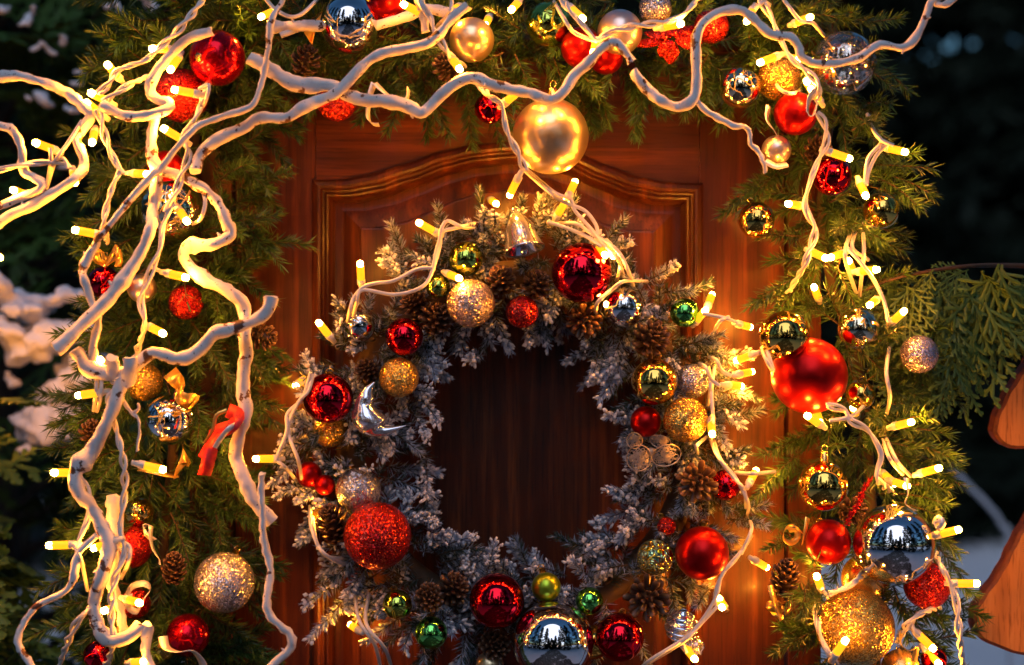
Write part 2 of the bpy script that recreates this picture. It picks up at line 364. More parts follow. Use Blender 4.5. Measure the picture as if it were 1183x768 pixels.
# ------------------------------------------------------------------ baubles
GA, WR = -.13, -.105
BA = [
 (251,67,32,'redshine_s',-.15,'dark red shiny bauble with a gold chip at the upper left corner of garland'),
 (210,110,31,'red_g',-.125,'red glitter bauble directly below the chipped dark red one'),
 (192,196,22,'red_s',-.11,'satin red bauble half behind the white branch, above a mirror ball'),
 (198,242,36,'pale_m',-.13,'silver gold mirror bauble behind white branches on the left upright garland'),
 (120,326,19,'red_m',-.14,'shiny red bauble under a gold bow at the left edge'),
 (164,333,17,'pearl_s',-.12,'small pearl bauble beside the slanting sawn branch'),
 (215,349,20,'red_g',-.115,'red glitter bauble in needles left of the door, under the elbow of a branch'),
 (196,485,29,'silver_m',-.135,'silver mirror bauble with a curled gold ribbon on the left garland'),
 (166,441,22,'gold_g',-.10,'dim gold glitter bauble deep in the needles under the sawn stub'),
 (152,632,24,'red_g',-.115,'dark red glitter bauble behind cords near the brown cone'),
 (259,673,35,'silver_g',-.13,'large silver glitter bauble at lower left against the door'),
 (217,734,25,'redshine_s',-.135,'pinkish red bauble with a silver ribbon at the bottom left'),
 (156,697,18,'red_g',-.115,'orange red glitter bauble behind a lit lamp and a silver ribbon loop'),
 (113,757,17,'red_m',-.14,'red bauble cut off by the bottom edge at far left'),
 (190,748,15,'gold_m',-.12,'small gold foil bauble left of the pinkish red one at the bottom'),
 (160,592,18,'gold_m',-.10,'gold mirror bauble tucked behind a cut branch stub'),
 (404,28,34,'silver_m',-.14,'large silver mirror bauble at the top left of the arch'),
 (389,117,23,'red_g',-.10,'red glitter bauble peeking out under crossing white branches'),
 (447,3,21,'red_s',-.13,'satin red bauble at the top edge beside a lamp'),
 (545,46,26,'champ_s',-.125,'champagne satin bauble with needles across it in the top garland'),
 (566,125,18,'red_m',-.12,'small shiny red bauble under the white branch, left of the big pearl gold one'),
 (634,28,26,'lime_m',-.11,'greenish gold mirror bauble at the top, right of centre'),
 (672,55,24,'red_s',-.12,'satin red bauble behind the branch fork above the big pearl gold one'),
 (700,66,20,'red_s',-.10,'red bauble mostly hidden behind the white branch fork'),
 (716,37,26,'pearl_s',-.125,'pearl silver bauble in the top garland behind a twisted cord'),
 (636,157,44,'champ_s',-.13,'biggest pearl gold bauble hanging over the top of the door'),
 (757,10,19,'silver_g',-.12,'silver glitter bauble at the top edge, right of the pearl ones'),
 (822,30,20,'red_g',-.12,'red glitter bauble at the top beside the red poinsettia'),
 (855,101,24,'pale_m',-.135,'silver gold mirror bauble at upper right, left of the red one'),
 (900,91,25,'gold_g',-.12,'gold glitter bauble above the satin red one at upper right'),
 (919,131,25,'red_s',-.14,'satin red bauble under a lit lamp at upper right'),
 (897,173,17,'pearl_s',-.135,'small pearl bauble hanging on a ribbon beside the end of a twig'),
 (975,73,37,'glass',-.13,'large clear glass bauble with gold speckles at upper right'),
 (961,203,23,'red_m',-.135,'dark red mirror bauble with lamp reflections on the right garland'),
 (1018,243,21,'gold_m',-.13,'gold mirror bauble below the projecting fir sprig on the right'),
 (874,254,21,'gold_m',-.13,'gold mirror bauble hanging alone over the right side of the door'),
 (906,388,29,'gold_m',-.15,'gold mirror bauble on top of the biggest red one'),
 (992,379,24,'pale_m',-.12,'pale gold mirror bauble half covered by needles right of the biggest red one'),
 (935,434,44,'red_s',-.135,'biggest satin red bauble on the right garland'),
 (1062,409,22,'lav_g',-.12,'lavender silver glitter bauble among flat thuja sprays'),
 (951,561,29,'gold_m',-.14,'gold mirror bauble below the lamps under the biggest red one'),
 (957,626,26,'red_s',-.135,'satin red bauble between two mirror balls at lower right'),
 (1033,629,47,'silver_m',-.15,'largest silver mirror bauble at lower right reflecting many lamps'),
 (1071,676,27,'red_g',-.12,'red glitter bauble half behind the largest silver mirror ball'),
 (988,725,45,'gold_g',-.15,'largest gold glitter bauble at the lower right with a lamp in front'),
 (1000,668,28,'gold_s',-.105,'gold satin bauble wedged behind the largest gold glitter one'),
 (1040,772,22,'gold_s',-.14,'gold satin bauble cut off by the bottom edge at right'),
 (1079,762,15,'red_m',-.125,'small red mirror bauble at the bottom right corner of the garland'),
 (994,456,17,'gold_m',-.11,'gold mirror bauble with only its lower half below the needles'),
 # wreath
 (538,299,20,'lime_m',WR,'gold green mirror bauble at the top left of the wreath beside the bell'),
 (506,331,14,'lime_m',WR,'small green gold bauble beside a lit lamp on the wreath'),
 (544,350,28,'rose_g',WR-.01,'rose silver glitter bauble at the top of the wreath'),
 (603,360,19,'red_g',WR,'small red glitter bauble at the inner top of the wreath'),
 (672,315,35,'red_m',WR-.01,'large red mirror bauble at the top right of the wreath'),
 (721,355,23,'silver_m',WR,'silver mirror bauble below the large red one on the wreath'),
 (791,361,17,'green_m',WR,'small green mirror bauble at the right shoulder of the wreath'),
 (467,389,22,'red_m',WR,'red mirror bauble at the upper left of the wreath'),
 (461,436,23,'gold_g',WR,'gold glitter bauble above the silver moon'),
 (379,460,29,'red_m',WR-.01,'red mirror bauble left of the silver moon'),
 (381,498,19,'gold_g',-.075,'olive gold glitter bauble under the red one beside the moon'),
 (436,619,39,'red_g',WR-.01,'large red glitter bauble at the lower left of the wreath'),
 (357,548,15,'red_s',-.07,'satin red bauble buried in frosted needles at the left of the wreath'),
 (375,560,12,'red_s',-.075,'tiny red bauble beside the buried satin one at the left of the wreath'),
 (756,441,27,'gold_m',WR-.01,'gold mirror bauble at the right of the wreath above the small red one'),
 (800,440,20,'silver_g',-.09,'silver glitter bauble right of the gold mirror one on the wreath'),
 (792,485,26,'gold_g',WR-.01,'bright gold glitter bauble at the right of the wreath'),
 (746,487,18,'red_s',WR,'small shiny red bauble between the gold ones and the lace bow'),
 (838,560,18,'red_m',-.085,'red mirror bauble behind the open cone at the right of the wreath'),
 (811,639,31,'red_s',WR-.01,'satin red bauble at the lower right of the wreath'),
 (770,608,11,'red_g',WR,'tiniest red glitter bauble above the swirled green one'),
 (757,643,21,'swirl',WR,'gold green bauble with raised swirls on the wreath'),
 (574,694,32,'red_m',WR-.01,'red mirror bauble at the bottom of the wreath, left of the big silver one'),
 (631,678,17,'lime_s',WR,'lime satin bauble above the big silver one at the wreath bottom'),
 (681,694,16,'green_m',WR,'small green mirror bauble upper right of the big silver one'),
 (639,742,47,'silver_m',WR-.02,'big silver mirror bauble at the bottom centre of the wreath'),
 (716,736,28,'red_m',WR-.005,'red mirror bauble right of the big silver one at the wreath bottom'),
 (459,698,17,'lime_m',WR,'gold green bauble below the large red glitter one on the wreath'),
 (498,731,19,'green_m',WR,'green and gold mirror bauble at the bottom left of the wreath'),
 (415,376,19,'silver_m',-.085,'silver mirror bauble behind cords at the upper left of the wreath'),
 (414,566,26,'silver_g',-.085,'silver glitter bauble under frosted needles above the large red glitter one'),
 (684,742,20,'gold_m',-.075,'gold mirror bauble wedged between the big silver and the red ball'),
 (372,600,14,'gold_m',-.07,'small gold bauble glowing beside a lamp at the lower left of the wreath'),
 (566,768,16,'champ_s',-.08,'champagne bauble at the bottom edge, left of the big silver one'),
]
SPH = []     # obstacles for the needles: centre, radius
ballmesh = {}
capmb = MB()
lathe(capmb, [(.0001, .0), (.0001, .0095), (.0032, .0095), (.0042, .0085), (.0044, .0), (.0046, -.001)], 14)
th = np.linspace(0, 2 * np.pi, 17); tube(capmb, np.stack([.0035 * np.cos(th), 0 * th, .0125 + .0035 * np.sin(th)], 1), .0006, 5)
CAP = capmb.mesh('cap')
for (u, v, r, fin, y, lab) in BA:
    c = P(u, v, y); R = S(r, y); SPH.append((c, R))
    grp = 'baubles on the wreath' if 325 < u < 872 and 230 < v and not (u < 330) and not (u > 845 and v > 600) and lab.find('over the right side') < 0 else 'baubles on the garland'
    t = thing('bauble', lab, 'bauble', c, grp)
    key = (fin, r)
    bm = bmesh.new(); bmesh.ops.create_uvsphere(bm, u_segments=56, v_segments=32, radius=R)
    sq = random.uniform(.97, 1.0)
    for f in bm.faces: f.smooth = True
    me = bpy.data.meshes.new('ball'); bm.to_mesh(me); bm.free()
    b_ = link('ball', me, M[fin], t); b_.rotation_euler = (random.uniform(0, 6), random.uniform(0, 6), 0)
    if u == 251:
        t2 = MB(); d = Vector((-.52, -.84, -.12)).normalized()
        tilt = aim(d * R * 1.002, d); lathe(t2, [(.0001, .0006), (.003, .0006), (.0046, .0002), (.005, -.001)], 12, 0, tilt)
        t2.build('paint_chip', M['capgold'], t)
    d = Vector((random.uniform(-.5, .5), random.uniform(.9, 1.8), 1)).normalized()
    if (u, v) in ((951, 561), (120, 326), (636, 157)): d = Vector((.05, .05, 1)).normalized()
    if u == 196 and v == 485: d = Vector((.35, -.1, 1)).normalized()
    cp = link('cap', CAP, M['capgold'], t); s_ = .75 + R * 12
    cp.matrix_local = aim(d * R * .985, d) @ Matrix.Scale(s_, 4)

# ------------------------------------------------------------------ pine cones
def cone_mesh(name, H, R, nsc=64, openness=.6):
    mb = MB(); ga = math.pi * (3 - math.sqrt(5))
    core = [(R * .42 * math.sin(math.pi * min(1, .08 + t * .9)) ** .7, H * (t - .5) * .92) for t in np.linspace(0, 1, 10)]
    lathe(mb, core, 10, 0, None, 0.)
    for k_ in range(nsc):
        t = (k_ + .5) / nsc; z = H * (t - .5) * .9; prof = math.sin(math.pi * (.12 + .83 * t)) ** .75 * (1 - .18 * t)
        rr = R * prof; a = k_ * ga + random.uniform(-.1, .1); up = math.radians(18 + 55 * t + random.uniform(-6, 6) - openness * 25)
        L = rr * random.uniform(.72, .85); w = R * (.42 - .16 * t) * random.uniform(.9, 1.1); th_ = w * .28
        loc = []
        for (f, wf, tf, z0) in ((0, .35, .3, 0), (.45, .75, .6, .02), (.8, 1.0, 1.0, .10), (1.0, .72, .75, .20), (1.06, .25, .3, .22)):
            for sx, sz in ((-1, -.25), (-.5, .5), (.5, .5), (1, -.25), (0, -.5)): loc.append((f * L, sx * w * .5 * wf, sz * th_ * tf + z0 * L * .6))
        loc = np.array(loc); ca, sa = math.cos(up), math.sin(up)
        r_ = loc[:, 0] * ca - loc[:, 2] * sa + rr * .25; zz = loc[:, 0] * sa + loc[:, 2] * ca + z
        V = np.stack([r_ * math.cos(a) - loc[:, 1] * math.sin(a), r_ * math.sin(a) + loc[:, 1] * math.cos(a), zz], 1)
        F = [(i_ * 5 + j_, i_ * 5 + (j_ + 1) % 5, (i_ + 1) * 5 + (j_ + 1) % 5, (i_ + 1) * 5 + j_) for i_ in range(4) for j_ in range(5)]
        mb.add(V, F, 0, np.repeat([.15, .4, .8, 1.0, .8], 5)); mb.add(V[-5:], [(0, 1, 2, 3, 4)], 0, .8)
    return mb.mesh(name)
CONES = [cone_mesh('pine_cone', 2.3, .95, 66, .3), cone_mesh('pine_cone', 1.9, 1.0, 48, .9), cone_mesh('pine_cone', 1.3, 1.05, 30, 1.2)]
CN = [
 (353,70,19,1,(.3,-.6,.6),-.13,'open brown pine cone below the silver mirror ball at the top left'),
 (302,388,19,1,(.8,-.5,-.2),-.10,'brown pine cone poking out of the left garland onto the door'),
 (201,657,17,0,(.1,-.45,.9),-.15,'closed brown pine cone standing left of the large silver glitter bauble'),
 (515,77,17,1,(-.3,-.7,.3),-.125,'brown pine cone beneath the champagne bauble in the top garland'),
 (907,668,20,0,(.1,-.4,.9),-.14,'golden lit pine cone with a gold bow on the right garland'),
 (945,172,17,1,(.2,-.7,.3),-.10,'dark pine cone between the red and the dark red bauble at upper right'),
 (985,590,18,1,(.2,-.7,.3),-.10,'reddish lit pine cone behind the largest silver mirror ball'),
 (107,500,17,1,(.1,-.7,.5),-.10,'dark pine cone behind the white trunk at the left edge of garland'),
 (579,324,19,1,(-.1,-.8,.5),WR,'pine cone under the silver bell, the left one of the pair'),
 (619,329,19,1,(.2,-.8,.5),WR,'pine cone under the silver bell, the right one of the pair'),
 (504,368,21,1,(.2,-.8,.4),-.09,'dark pine cone left of the rose silver bauble'),
 (478,350,17,1,(-.4,-.8,.4),-.08,'dark pine cone under the cord at the upper left of the wreath'),
 (675,370,21,2,(.1,-.9,-.2),-.09,'open pine cone under the large red mirror bauble'),
 (752,391,24,1,(.2,-.8,.4),WR,'pine cone above the gold mirror bauble on the wreath'),
 (424,428,16,1,(-.2,-.8,.3),-.08,'shadowed pine cone left of the gold glitter bauble on the wreath'),
 (386,606,22,0,(-.2,-.6,.8),-.09,'dark pine cone left of the large red glitter bauble'),
 (495,690,19,1,(.1,-.9,.3),WR,'pine cone between two small green baubles at the wreath bottom left'),
 (523,680,21,1,(.3,-.7,.6),-.09,'pine cone left of the red mirror bauble at the wreath bottom'),
 (748,690,27,2,(-.1,-1,.1),WR,'flower like open pine cone below the swirled green bauble'),
 (806,557,25,2,(-.1,-1,.15),WR,'orange lit open pine cone below the bright gold glitter bauble'),
 (572,745,20,1,(.1,-.9,.2),-.09,'pine cone at the bottom edge left of the big silver bauble'),
]
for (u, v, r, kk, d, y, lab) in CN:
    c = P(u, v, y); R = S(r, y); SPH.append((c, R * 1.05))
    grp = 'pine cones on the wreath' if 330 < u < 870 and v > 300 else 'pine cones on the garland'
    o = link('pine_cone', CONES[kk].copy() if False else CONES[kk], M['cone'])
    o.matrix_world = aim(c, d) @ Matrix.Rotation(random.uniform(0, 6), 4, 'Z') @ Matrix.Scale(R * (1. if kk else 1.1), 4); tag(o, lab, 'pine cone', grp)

# ------------------------------------------------------------------ special ornaments
# silver moon with a face
y = WR - .012
outer = [(432,441),(418,449),(410,465),(406,481),(411,494),(424,503),(442,504),(458,498),(470,491)]
inner = [(433,442),(431,452),(433,460),(431,466),(437,473),(447,483),(443,487),(441,490),(446,492),(456,492),(470,491)]
def rs(p, n):
    q = spline(np.c_[np.array(p, float), np.zeros(len(p))], 1.0)[:, :2]; s = np.r_[0, np.cumsum(np.linalg.norm(np.diff(q, axis=0), axis=1))]
    t = np.linspace(0, s[-1], n); return np.stack([np.interp(t, s, q[:, i_]) for i_ in (0, 1)], 1)
O, I = rs(outer, 70), rs(inner, 70); k = 20; rows = []
for a, b_ in zip(O, I):
    c = (a + b_) / 2; h = (b_ - a) / 2; hw = np.linalg.norm(h)
    for q in range(k):
        tt = 2 * np.pi * q / k; p = c + h * math.cos(tt); pp = P(p[0], p[1], y)
        rows.append((pp.x, y - math.sin(tt) * hw * .8 / 1000, pp.z))
mb = MB(); i = np.arange(69)[:, None]; j = np.arange(k)[None]; j2 = (j + 1) % k
mb.add(rows, np.stack([i * k + j, i * k + j2, (i + 1) * k + j2, (i + 1) * k + j], -1).reshape(-1, 4))
c0 = P(430, 478, y); t = thing('moon_ornament', 'silver crescent moon ornament with a face on the wreath', 'ornament', c0)
mb.build('crescent', M['silver_s'], t, origin=c0).location = (0, 0, 0)
for nm, (eu, ev, er) in (('eye', (425, 469, 2.6)), ('cheek', (425, 484, 4.2))):
    bm = bmesh.new(); bmesh.ops.create_uvsphere(bm, u_segments=16, v_segments=10, radius=er / 1000)
    for f in bm.faces: f.smooth = True
    me = bpy.data.meshes.new(nm); bm.to_mesh(me); bm.free(); link(nm, me, M['silver_s'], t, P(eu, ev, y - .0085) - c0)
SPH += [(P(420, 478, y), .026), (P(445, 495, y), .02)]
# bell
y = WR - .01; c0 = P(596, 246, y); t = thing('bell_ornament', 'silver bell ornament at the very top of the wreath', 'bell', c0)
d = P(607, 294, y - .012) - c0; mm = aim((0, 0, 0), d) @ Matrix.Scale(.88, 4)
mb = MB(); lathe(mb, [(.0001, -.001), (.004, 0), (.0085, .004), (.0135, .012), (.0175, .020), (.0192, .029), (.0215, .038), (.0245, .046), (.0258, .048), (.0252, .0495), (.0235, .047), (.018, .038), (.014, .028), (.012, .012), (.0001, .006)], 28, 0, mm)
mb.build('bell_body', M['silver_s'], t)
mb = MB(); th = np.linspace(0, 2 * np.pi, 17); tube(mb, np.stack([.004 * np.cos(th), 0 * th, -.004 + .004 * np.sin(th)], 1) @ np.array(mm.to_3x3()).T, .0009, 6); mb.build('loop', M['silver_m'], t)
mb = MB(); lathe(mb, [(.0001, .056), (.004, .0545), (.0055, .05), (.004, .0455), (.0012, .044), (.001, .02)], 12, 0, mm); mb.build('clapper', M['silver_m'], t)
SPH.append((P(603, 272, y), .026))
# ribbed silver drops
y = WR - .005
for (u, v, Ln, R, d, lab) in ((787, 724, .04, .016, (.1, -.35, 1), 'ribbed silver drop ornament at the lower right of the wreath'), (801, 747, .024, .012, (1, -.3, .2), 'small ribbed silver bead lying below the ribbed drop')):
    c = P(u, v, y); mb = MB(); pr = []
    for q in np.linspace(0, 1, 70): pr.append((max(.0001, R * (math.sin(math.pi * (.03 + .94 * q)) ** .6) * (1 + .16 * math.sin(q * 2 * math.pi * (5 if Ln > .03 else 4)))), (q - .5) * Ln))
    lathe(mb, pr, 24, 0, aim((0, 0, 0), d)); o = mb.build('ribbed_drop', M['silver_s'], None); o.location = c; tag(o, lab, 'ornament'); SPH.append((c, R * 1.2))
# lace butterfly bow
y = WR - .01; c0 = P(752, 522, y); t = thing('lace_bow', 'champagne wire lace bow below the small red bauble on the wreath', 'bow', c0)
for w, (cx, cy, rx, ry, rot) in enumerate(((738, 529, 14, 15, .3), (770, 526, 17, 12, -.3), (733, 509, 9, 9, .5), (763, 510, 12, 7, .2))):
    mb = MB(); th = np.linspace(0, 2 * np.pi, 41); cr, sr = math.cos(rot), math.sin(rot)
    def wp(a, b_): return np.array(P(cx + rx * a * cr - ry * b_ * sr, cy + rx * a * sr + ry * b_ * cr, y - .006 * math.cos(a * 1.5) + .004 * b_)) - np.array(c0)
    tube(mb, [wp(math.cos(a), math.sin(a)) for a in th], .0007, 5)
    for _ in range(44):
        ra = math.sqrt(random.random()) * .75; aa = random.uniform(0, 6.28); r0 = random.uniform(.08, .32); a0 = random.uniform(0, 6.28)
        tube(mb, [wp(ra * math.cos(aa) + r0 * (1 - s_ * .5) * math.cos(a0 + s_ * 7), ra * math.sin(aa) + r0 * (1 - s_ * .5) * math.sin(a0 + s_ * 7)) for s_ in np.linspace(0, 1, 14)], .00045, 4)
    mb.build('lace_loop', M['lacewire'], t)
mb = MB(); lathe(mb, [(.0001, -.005), (.004, -.004), (.005, 0), (.004, .004), (.0001, .005)], 12); mb.build('knot', M['lacewire'], t)
SPH.append((P(750, 522, y), .022))

# ribbons
def ribbon(mb, pts, w, y0, mi=0, twist=0., t0=0.):
    """flat band; pts (u,v,dy)"""
    p = np.array([P(a[0], a[1], y0 + (a[2] if len(a) > 2 else 0)) for a in pts]); c = spline(p, .003); t_, n_, b_ = frames(c); m_ = len(c)
    ang = t0 + twist * np.linspace(0, 1, m_); sd = np.cos(ang)[:, None] * b_ + np.sin(ang)[:, None] * n_; nn = np.cross(t_, sd); w2 = w / 2000; th_ = .00025
    V = np.stack([c - sd * w2 - nn * th_, c + sd * w2 - nn * th_, c + sd * w2 + nn * th_, c - sd * w2 + nn * th_], 1).reshape(-1, 3)
    i_ = np.arange(m_ - 1)[:, None]; j_ = np.arange(4)[None]; k2 = (j_ + 1) % 4
    mb.add(V, np.stack([i_ * 4 + j_, i_ * 4 + k2, (i_ + 1) * 4 + k2, (i_ + 1) * 4 + j_], -1).reshape(-1, 4), mi)
def rib(name, lab, cat, strips, m, y0, center, group=None):
    t = thing(name, lab, cat, P(*center, y0), group)
    for nm, pts, w, tw, t0, mm_ in strips:
        mb = MB(); ribbon(mb, pts, w, y0, 0, tw, t0); mb.build(nm, mm_ or m, t, origin=t.location).location = (0, 0, 0)
G = M['goldribbon']; SV = M['silverribbon']
rib('gold_bow', 'small gold foil bow above the shiny red bauble at left', 'bow', [('loop', [(121,305),(112,300,-.01),(110,290,-.015),(117,289,-.005),(121,303)], 9, .5, .6, None), ('loop', [(122,305),(128,296,-.01),(135,285,-.012),(137,294,-.004),(124,305)], 9, -.5, .9, None), ('tail', [(135,288),(138,300,-.004),(136,308,-.002)], 8, .6, .4, None)], G, -.165, (122, 305))
rib('gold_ribbon', 'curled gold gauze ribbon over the silver mirror bauble on the left garland', 'ribbon', [('band', [(196,430),(202,437,-.01),(210,446,0),(206,456,-.01),(213,462,-.012),(224,464,-.006),(218,474,0),(206,474,-.012)], 17, 2.6, .3, None)], G, -.165, (205, 455))
rib('gold_ribbon', 'crumpled gold foil ribbon right of a lit lamp on the left garland', 'ribbon', [('band', [(168,537),(185,545,-.01),(203,548,.004),(212,536,-.006),(216,526)], 24, 1.6, .9, None)], G, -.14, (190, 545))
rib('gold_ribbon', 'gold foil ribbon behind the silver mirror bauble at the top left', 'ribbon', [('band', [(356,45),(366,24,-.01),(380,8,0),(402,-6,.01)], 26, 1.2, .8, None)], G, -.12, (366, 24))
rib('red_ribbon', 'red ribbon with silver edges tied round the white branch on the left', 'ribbon', [('band', [(263,474),(275,480,-.008),(268,492,-.012),(250,500,-.008),(243,517,-.002),(236,530,-.006)], 15, .9, .1, M['redribbon']), ('trim', [(281,487,-.002),(266,494,-.016),(256,505,-.016),(248,517,-.014)], 5.5, .3, .1, SV), ('trim', [(262,474,-.01),(250,480,-.012),(246,496,-.012),(236,512,-.008)], 4, .6, .2, G), ('tail', [(244,518,-.006),(240,535,-.009),(236,549,-.004)], 14, .3, .2, M['redribbon'])], M['redribbon'], -.20, (262, 492))
rib('silver_ribbon', 'curly silver ribbon in front of the orange red glitter bauble', 'ribbon', [('band', [(146,690),(152,678,-.01),(166,674,-.012),(174,680,-.004),(166,692,-.012),(158,706,0),(148,700,.004),(150,686,.01)], 7, 1.5, .5, None)], SV, -.17, (160, 690))
rib('silver_ribbon', 'silver ribbon trailing over the pinkish red bauble at the bottom left', 'ribbon', [('band', [(188,735),(192,748,-.008),(206,753,-.014),(222,752,-.012),(232,762,-.006),(237,775,0)], 10, 1.2, .6, None)], SV, -.17, (205, 752))
rib('silver_ribbon', 'short silver ribbon curl above the closed pine cone on the left', 'ribbon', [('band', [(178,624),(168,616,-.01),(166,608,0),(174,607,-.006),(174,620,-.01),(177,634,-.004),(184,646),(184,652)], 7, 2.2, .3, None)], SV, -.16, (174, 620))
rib('white_ribbon', 'white curling ribbon dangling under the branch at the top of the door', 'ribbon', [('band', [(432,96),(427,112,-.004),(425,134,0),(430,143,-.008),(438,144,-.01)], 7, .9, .5, None), ('band', [(433,96),(446,108,-.006),(460,116,-.004),(470,113,-.01),(472,102)], 7, 1.0, .7, None)], SV, -.17, (432, 98))
rib('white_ribbon', 'white ribbon loop around the small pearl bauble at upper right', 'ribbon', [('band', [(888,122),(886,138,-.004),(894,150,-.004),(898,157)], 7, .8, .5, None), ('band', [(884,186,-.015),(897,192,-.02),(910,190,-.018)], 7, .3, .2, None)], SV, -.14, (893, 150))
rib('white_ribbon', 'short white ribbon in front of the satin red bauble at upper right', 'ribbon', [('band', [(948,100),(936,112,-.005),(933,130,-.008),(939,134,-.01),(944,118,-.006)], 9, .8, .5, None)], SV, -.175, (938, 118))
rib('gold_ribbon', 'coiled gold ribbon curl left of the satin red bauble at lower right', 'ribbon', [('band', [(933,598),(930,615,-.006),(927,628)], 6, .8, .4, None), ('band', [(925,615),(918,607,-.01),(908,610,-.006),(905,621,0),(913,627,.006),(921,621,.01),(920,612,.008),(911,613,.012)], 7, .4, 1.3, None)], G, -.14, (918, 615))
rib('gold_bow', 'gold foil bow under the golden lit pine cone', 'bow', [('loop', [(905,706),(892,704,-.01),(890,698,-.012),(902,697,-.004),(906,706)], 9, .4, .8, None), ('loop', [(906,706),(914,700,-.01),(912,694,-.012),(905,697)], 9, .4, .8, None), ('tail', [(890,676,-.01),(895,695,-.014),(903,716,-.008)], 7, .3, .4, None)], G, -.14, (905, 705))
rib('white_ribbon', 'white ribbon loop above the largest silver mirror ball', 'ribbon', [('band', [(1080,606),(1084,598,-.006),(1089,605,-.008),(1083,612,-.004),(1080,604)], 7, .8, .5, None), ('band', [(1047,552),(1049,570,-.006),(1046,582,-.004),(1058,590)], 7, 1.8, .5, None)], SV, -.17, (1078, 600))
rib('gold_ribbon', 'thin gold ribbon tail left of the red bauble at the bottom right corner', 'ribbon', [('band', [(1042,728),(1040,742,-.006),(1050,752,-.01),(1058,748,-.004),(1056,764)], 6, 1.4, .5, None)], G, -.165, (1045, 742))
# red tinsel cord and poinsettia
mb = MB(); c = spline(np.array([P(u, v, -.15) for u, v in ((1006, 553), (998, 566), (992, 580), (985, 592), (978, 606))]), .002)
for q in range(260):
    p = c[random.randrange(len(c))]; dd = Vector((random.gauss(0, 1), random.gauss(0, 1), random.gauss(0, 1))).normalized()
    tube(mb, [p, p + np.array(dd) * random.uniform(.002, .005)], .0005, 3)
tube(mb, c, .0012, 6); tag(mb.build('tinsel_cord', M['tinselred'], None, origin=P(1000, 570, -.15)), 'red tinsel cord left of the largest silver mirror ball', 'tinsel')
t = thing('poinsettia', 'red glitter poinsettia flower in the top garland, right of centre', 'flower', P(775, 48, -.115))
for q in range(9):
    a = q * 2 * math.pi / 9 + random.uniform(-.2, .2); L_ = .029 if q % 2 else .022; mb = MB(); rows = []
    for s_ in np.linspace(0, 1, 9):
        w = .0062 * math.sin(math.pi * min(1, s_ * .95 + .03)) ** .8 + .0004
        for e_ in (-1, 0, 1):
            r_ = L_ * s_ + .003; yy = -.012 + .014 * s_ ** 2 - (.003 if e_ == 0 else 0) - (.006 if q % 2 == 0 else 0)
            rows.append((1.35 * (r_ * math.cos(a) - e_ * w * math.sin(a)), yy, .75 * (r_ * math.sin(a) + e_ * w * math.cos(a))))
    mb.add(rows, [(i_ * 3 + j_, i_ * 3 + j_ + 1, i_ * 3 + j_ + 4, i_ * 3 + j_ + 3) for i_ in range(8) for j_ in range(2)]); mb.build('petal', M['red_g'], t)
SPH.append((P(775, 48, -.13), .03))

# ------------------------------------------------------------------ white painted branches
BR = []
def branch(lab, strands):
    """strands: list of (pts[(u,v)], radii px (start,end), depth, depth_end)"""
    c0 = P(*strands[0][0][0], strands[0][2]); mb = MB()
    for pts, (r0, r1), ya, yb_ in strands:
        n_ = len(pts); p = np.array([P(u, v, ya + (yb_ - ya) * i_ / (n_ - 1) + random.uniform(-.006, .006)) for i_, (u, v) in enumerate(pts)])
        c = spline(p, .0035); m_ = len(c); s_ = np.arange(m_) * .0035; ph = random.uniform(0, 6)
        r = np.linspace(r0, r1, m_) / 1000 * (D + ya) / D * .84
        r = r * (1 + .06 * np.sin(s_ * 130 + ph) + .06 * np.sin(s_ * 61 + 2 * ph) + .03 * np.sin(s_ * 310 + ph))
        for _ in range(max(1, m_ // 22)):
            k_ = random.randrange(m_); r = r * (1 + random.uniform(.1, .28) * np.exp(-((np.arange(m_) - k_) / random.uniform(1.2, 2.4)) ** 2))
        c = c + .0011 * np.stack([np.sin(s_ * 95 + ph), np.cos(s_ * 70), np.sin(s_ * 84 + 1 + ph)], 1)
        tube(mb, c, r, 14, 0, 1)
        for q in (-3, -2, -1):      # knobbly bark: push the skin in and out
            V = mb.V[q]; V += (.00055 * np.sin(V[:, 0:1] * 410 + 2 * np.sin(V[:, 2:3] * 230)) + .0005 * np.sin(V[:, 2:3] * 520 + V[:, 1:2] * 300) + .0004 * np.sin(V[:, 1:2] * 700 + V[:, 0:1] * 260)) * np.array([[.7, .7, .7]])
        # stubby buds
        for _ in range(m_ // 40):
            k_ = random.randrange(2, m_ - 2); dd = np.array(Vector((random.gauss(0, 1), -abs(random.gauss(0, .5)), random.gauss(0, 1))).normalized()); b0 = c[k_] + dd * r[k_] * .6
            tube(mb, [b0, b0 + dd * r[k_] * .7, b0 + dd * r[k_] * 1.1], [r[k_] * .35, r[k_] * .28, r[k_] * .1], 7, 0, 0)
    o = mb.build('white_branch', [M['branch'], M['cutwood']], None, origin=c0); tag(o, lab, 'branch', 'white painted branches'); return o
yb0 = -.21
branch('white painted branch entering at the upper left and curling down to the edge', [
  ([(-30,86),(0,88),(25,90),(60,97),(80,108),(93,122),(103,136),(95,150),(90,160),(96,178),(96,193),(86,206),(73,217),(41,234),(10,250),(-20,276)], (6.5, 7.5), yb0, yb0)])
branch('thinner white branch bending near the middle of the left edge', [([(-25,140),(0,146),(14,152),(25,173),(29,196),(47,210),(44,220),(20,230),(-25,246)], (5.5, 6), yb0-.01, yb0)])
branch('white branch making a tight S beside the chipped dark red bauble', [([(118,122),(124,126),(146,133),(175,132),(192,127),(195,120),(179,114),(174,101),(183,80),(200,60),(220,44),(246,34)], (7, 7), yb0-.005, yb0+.01)])
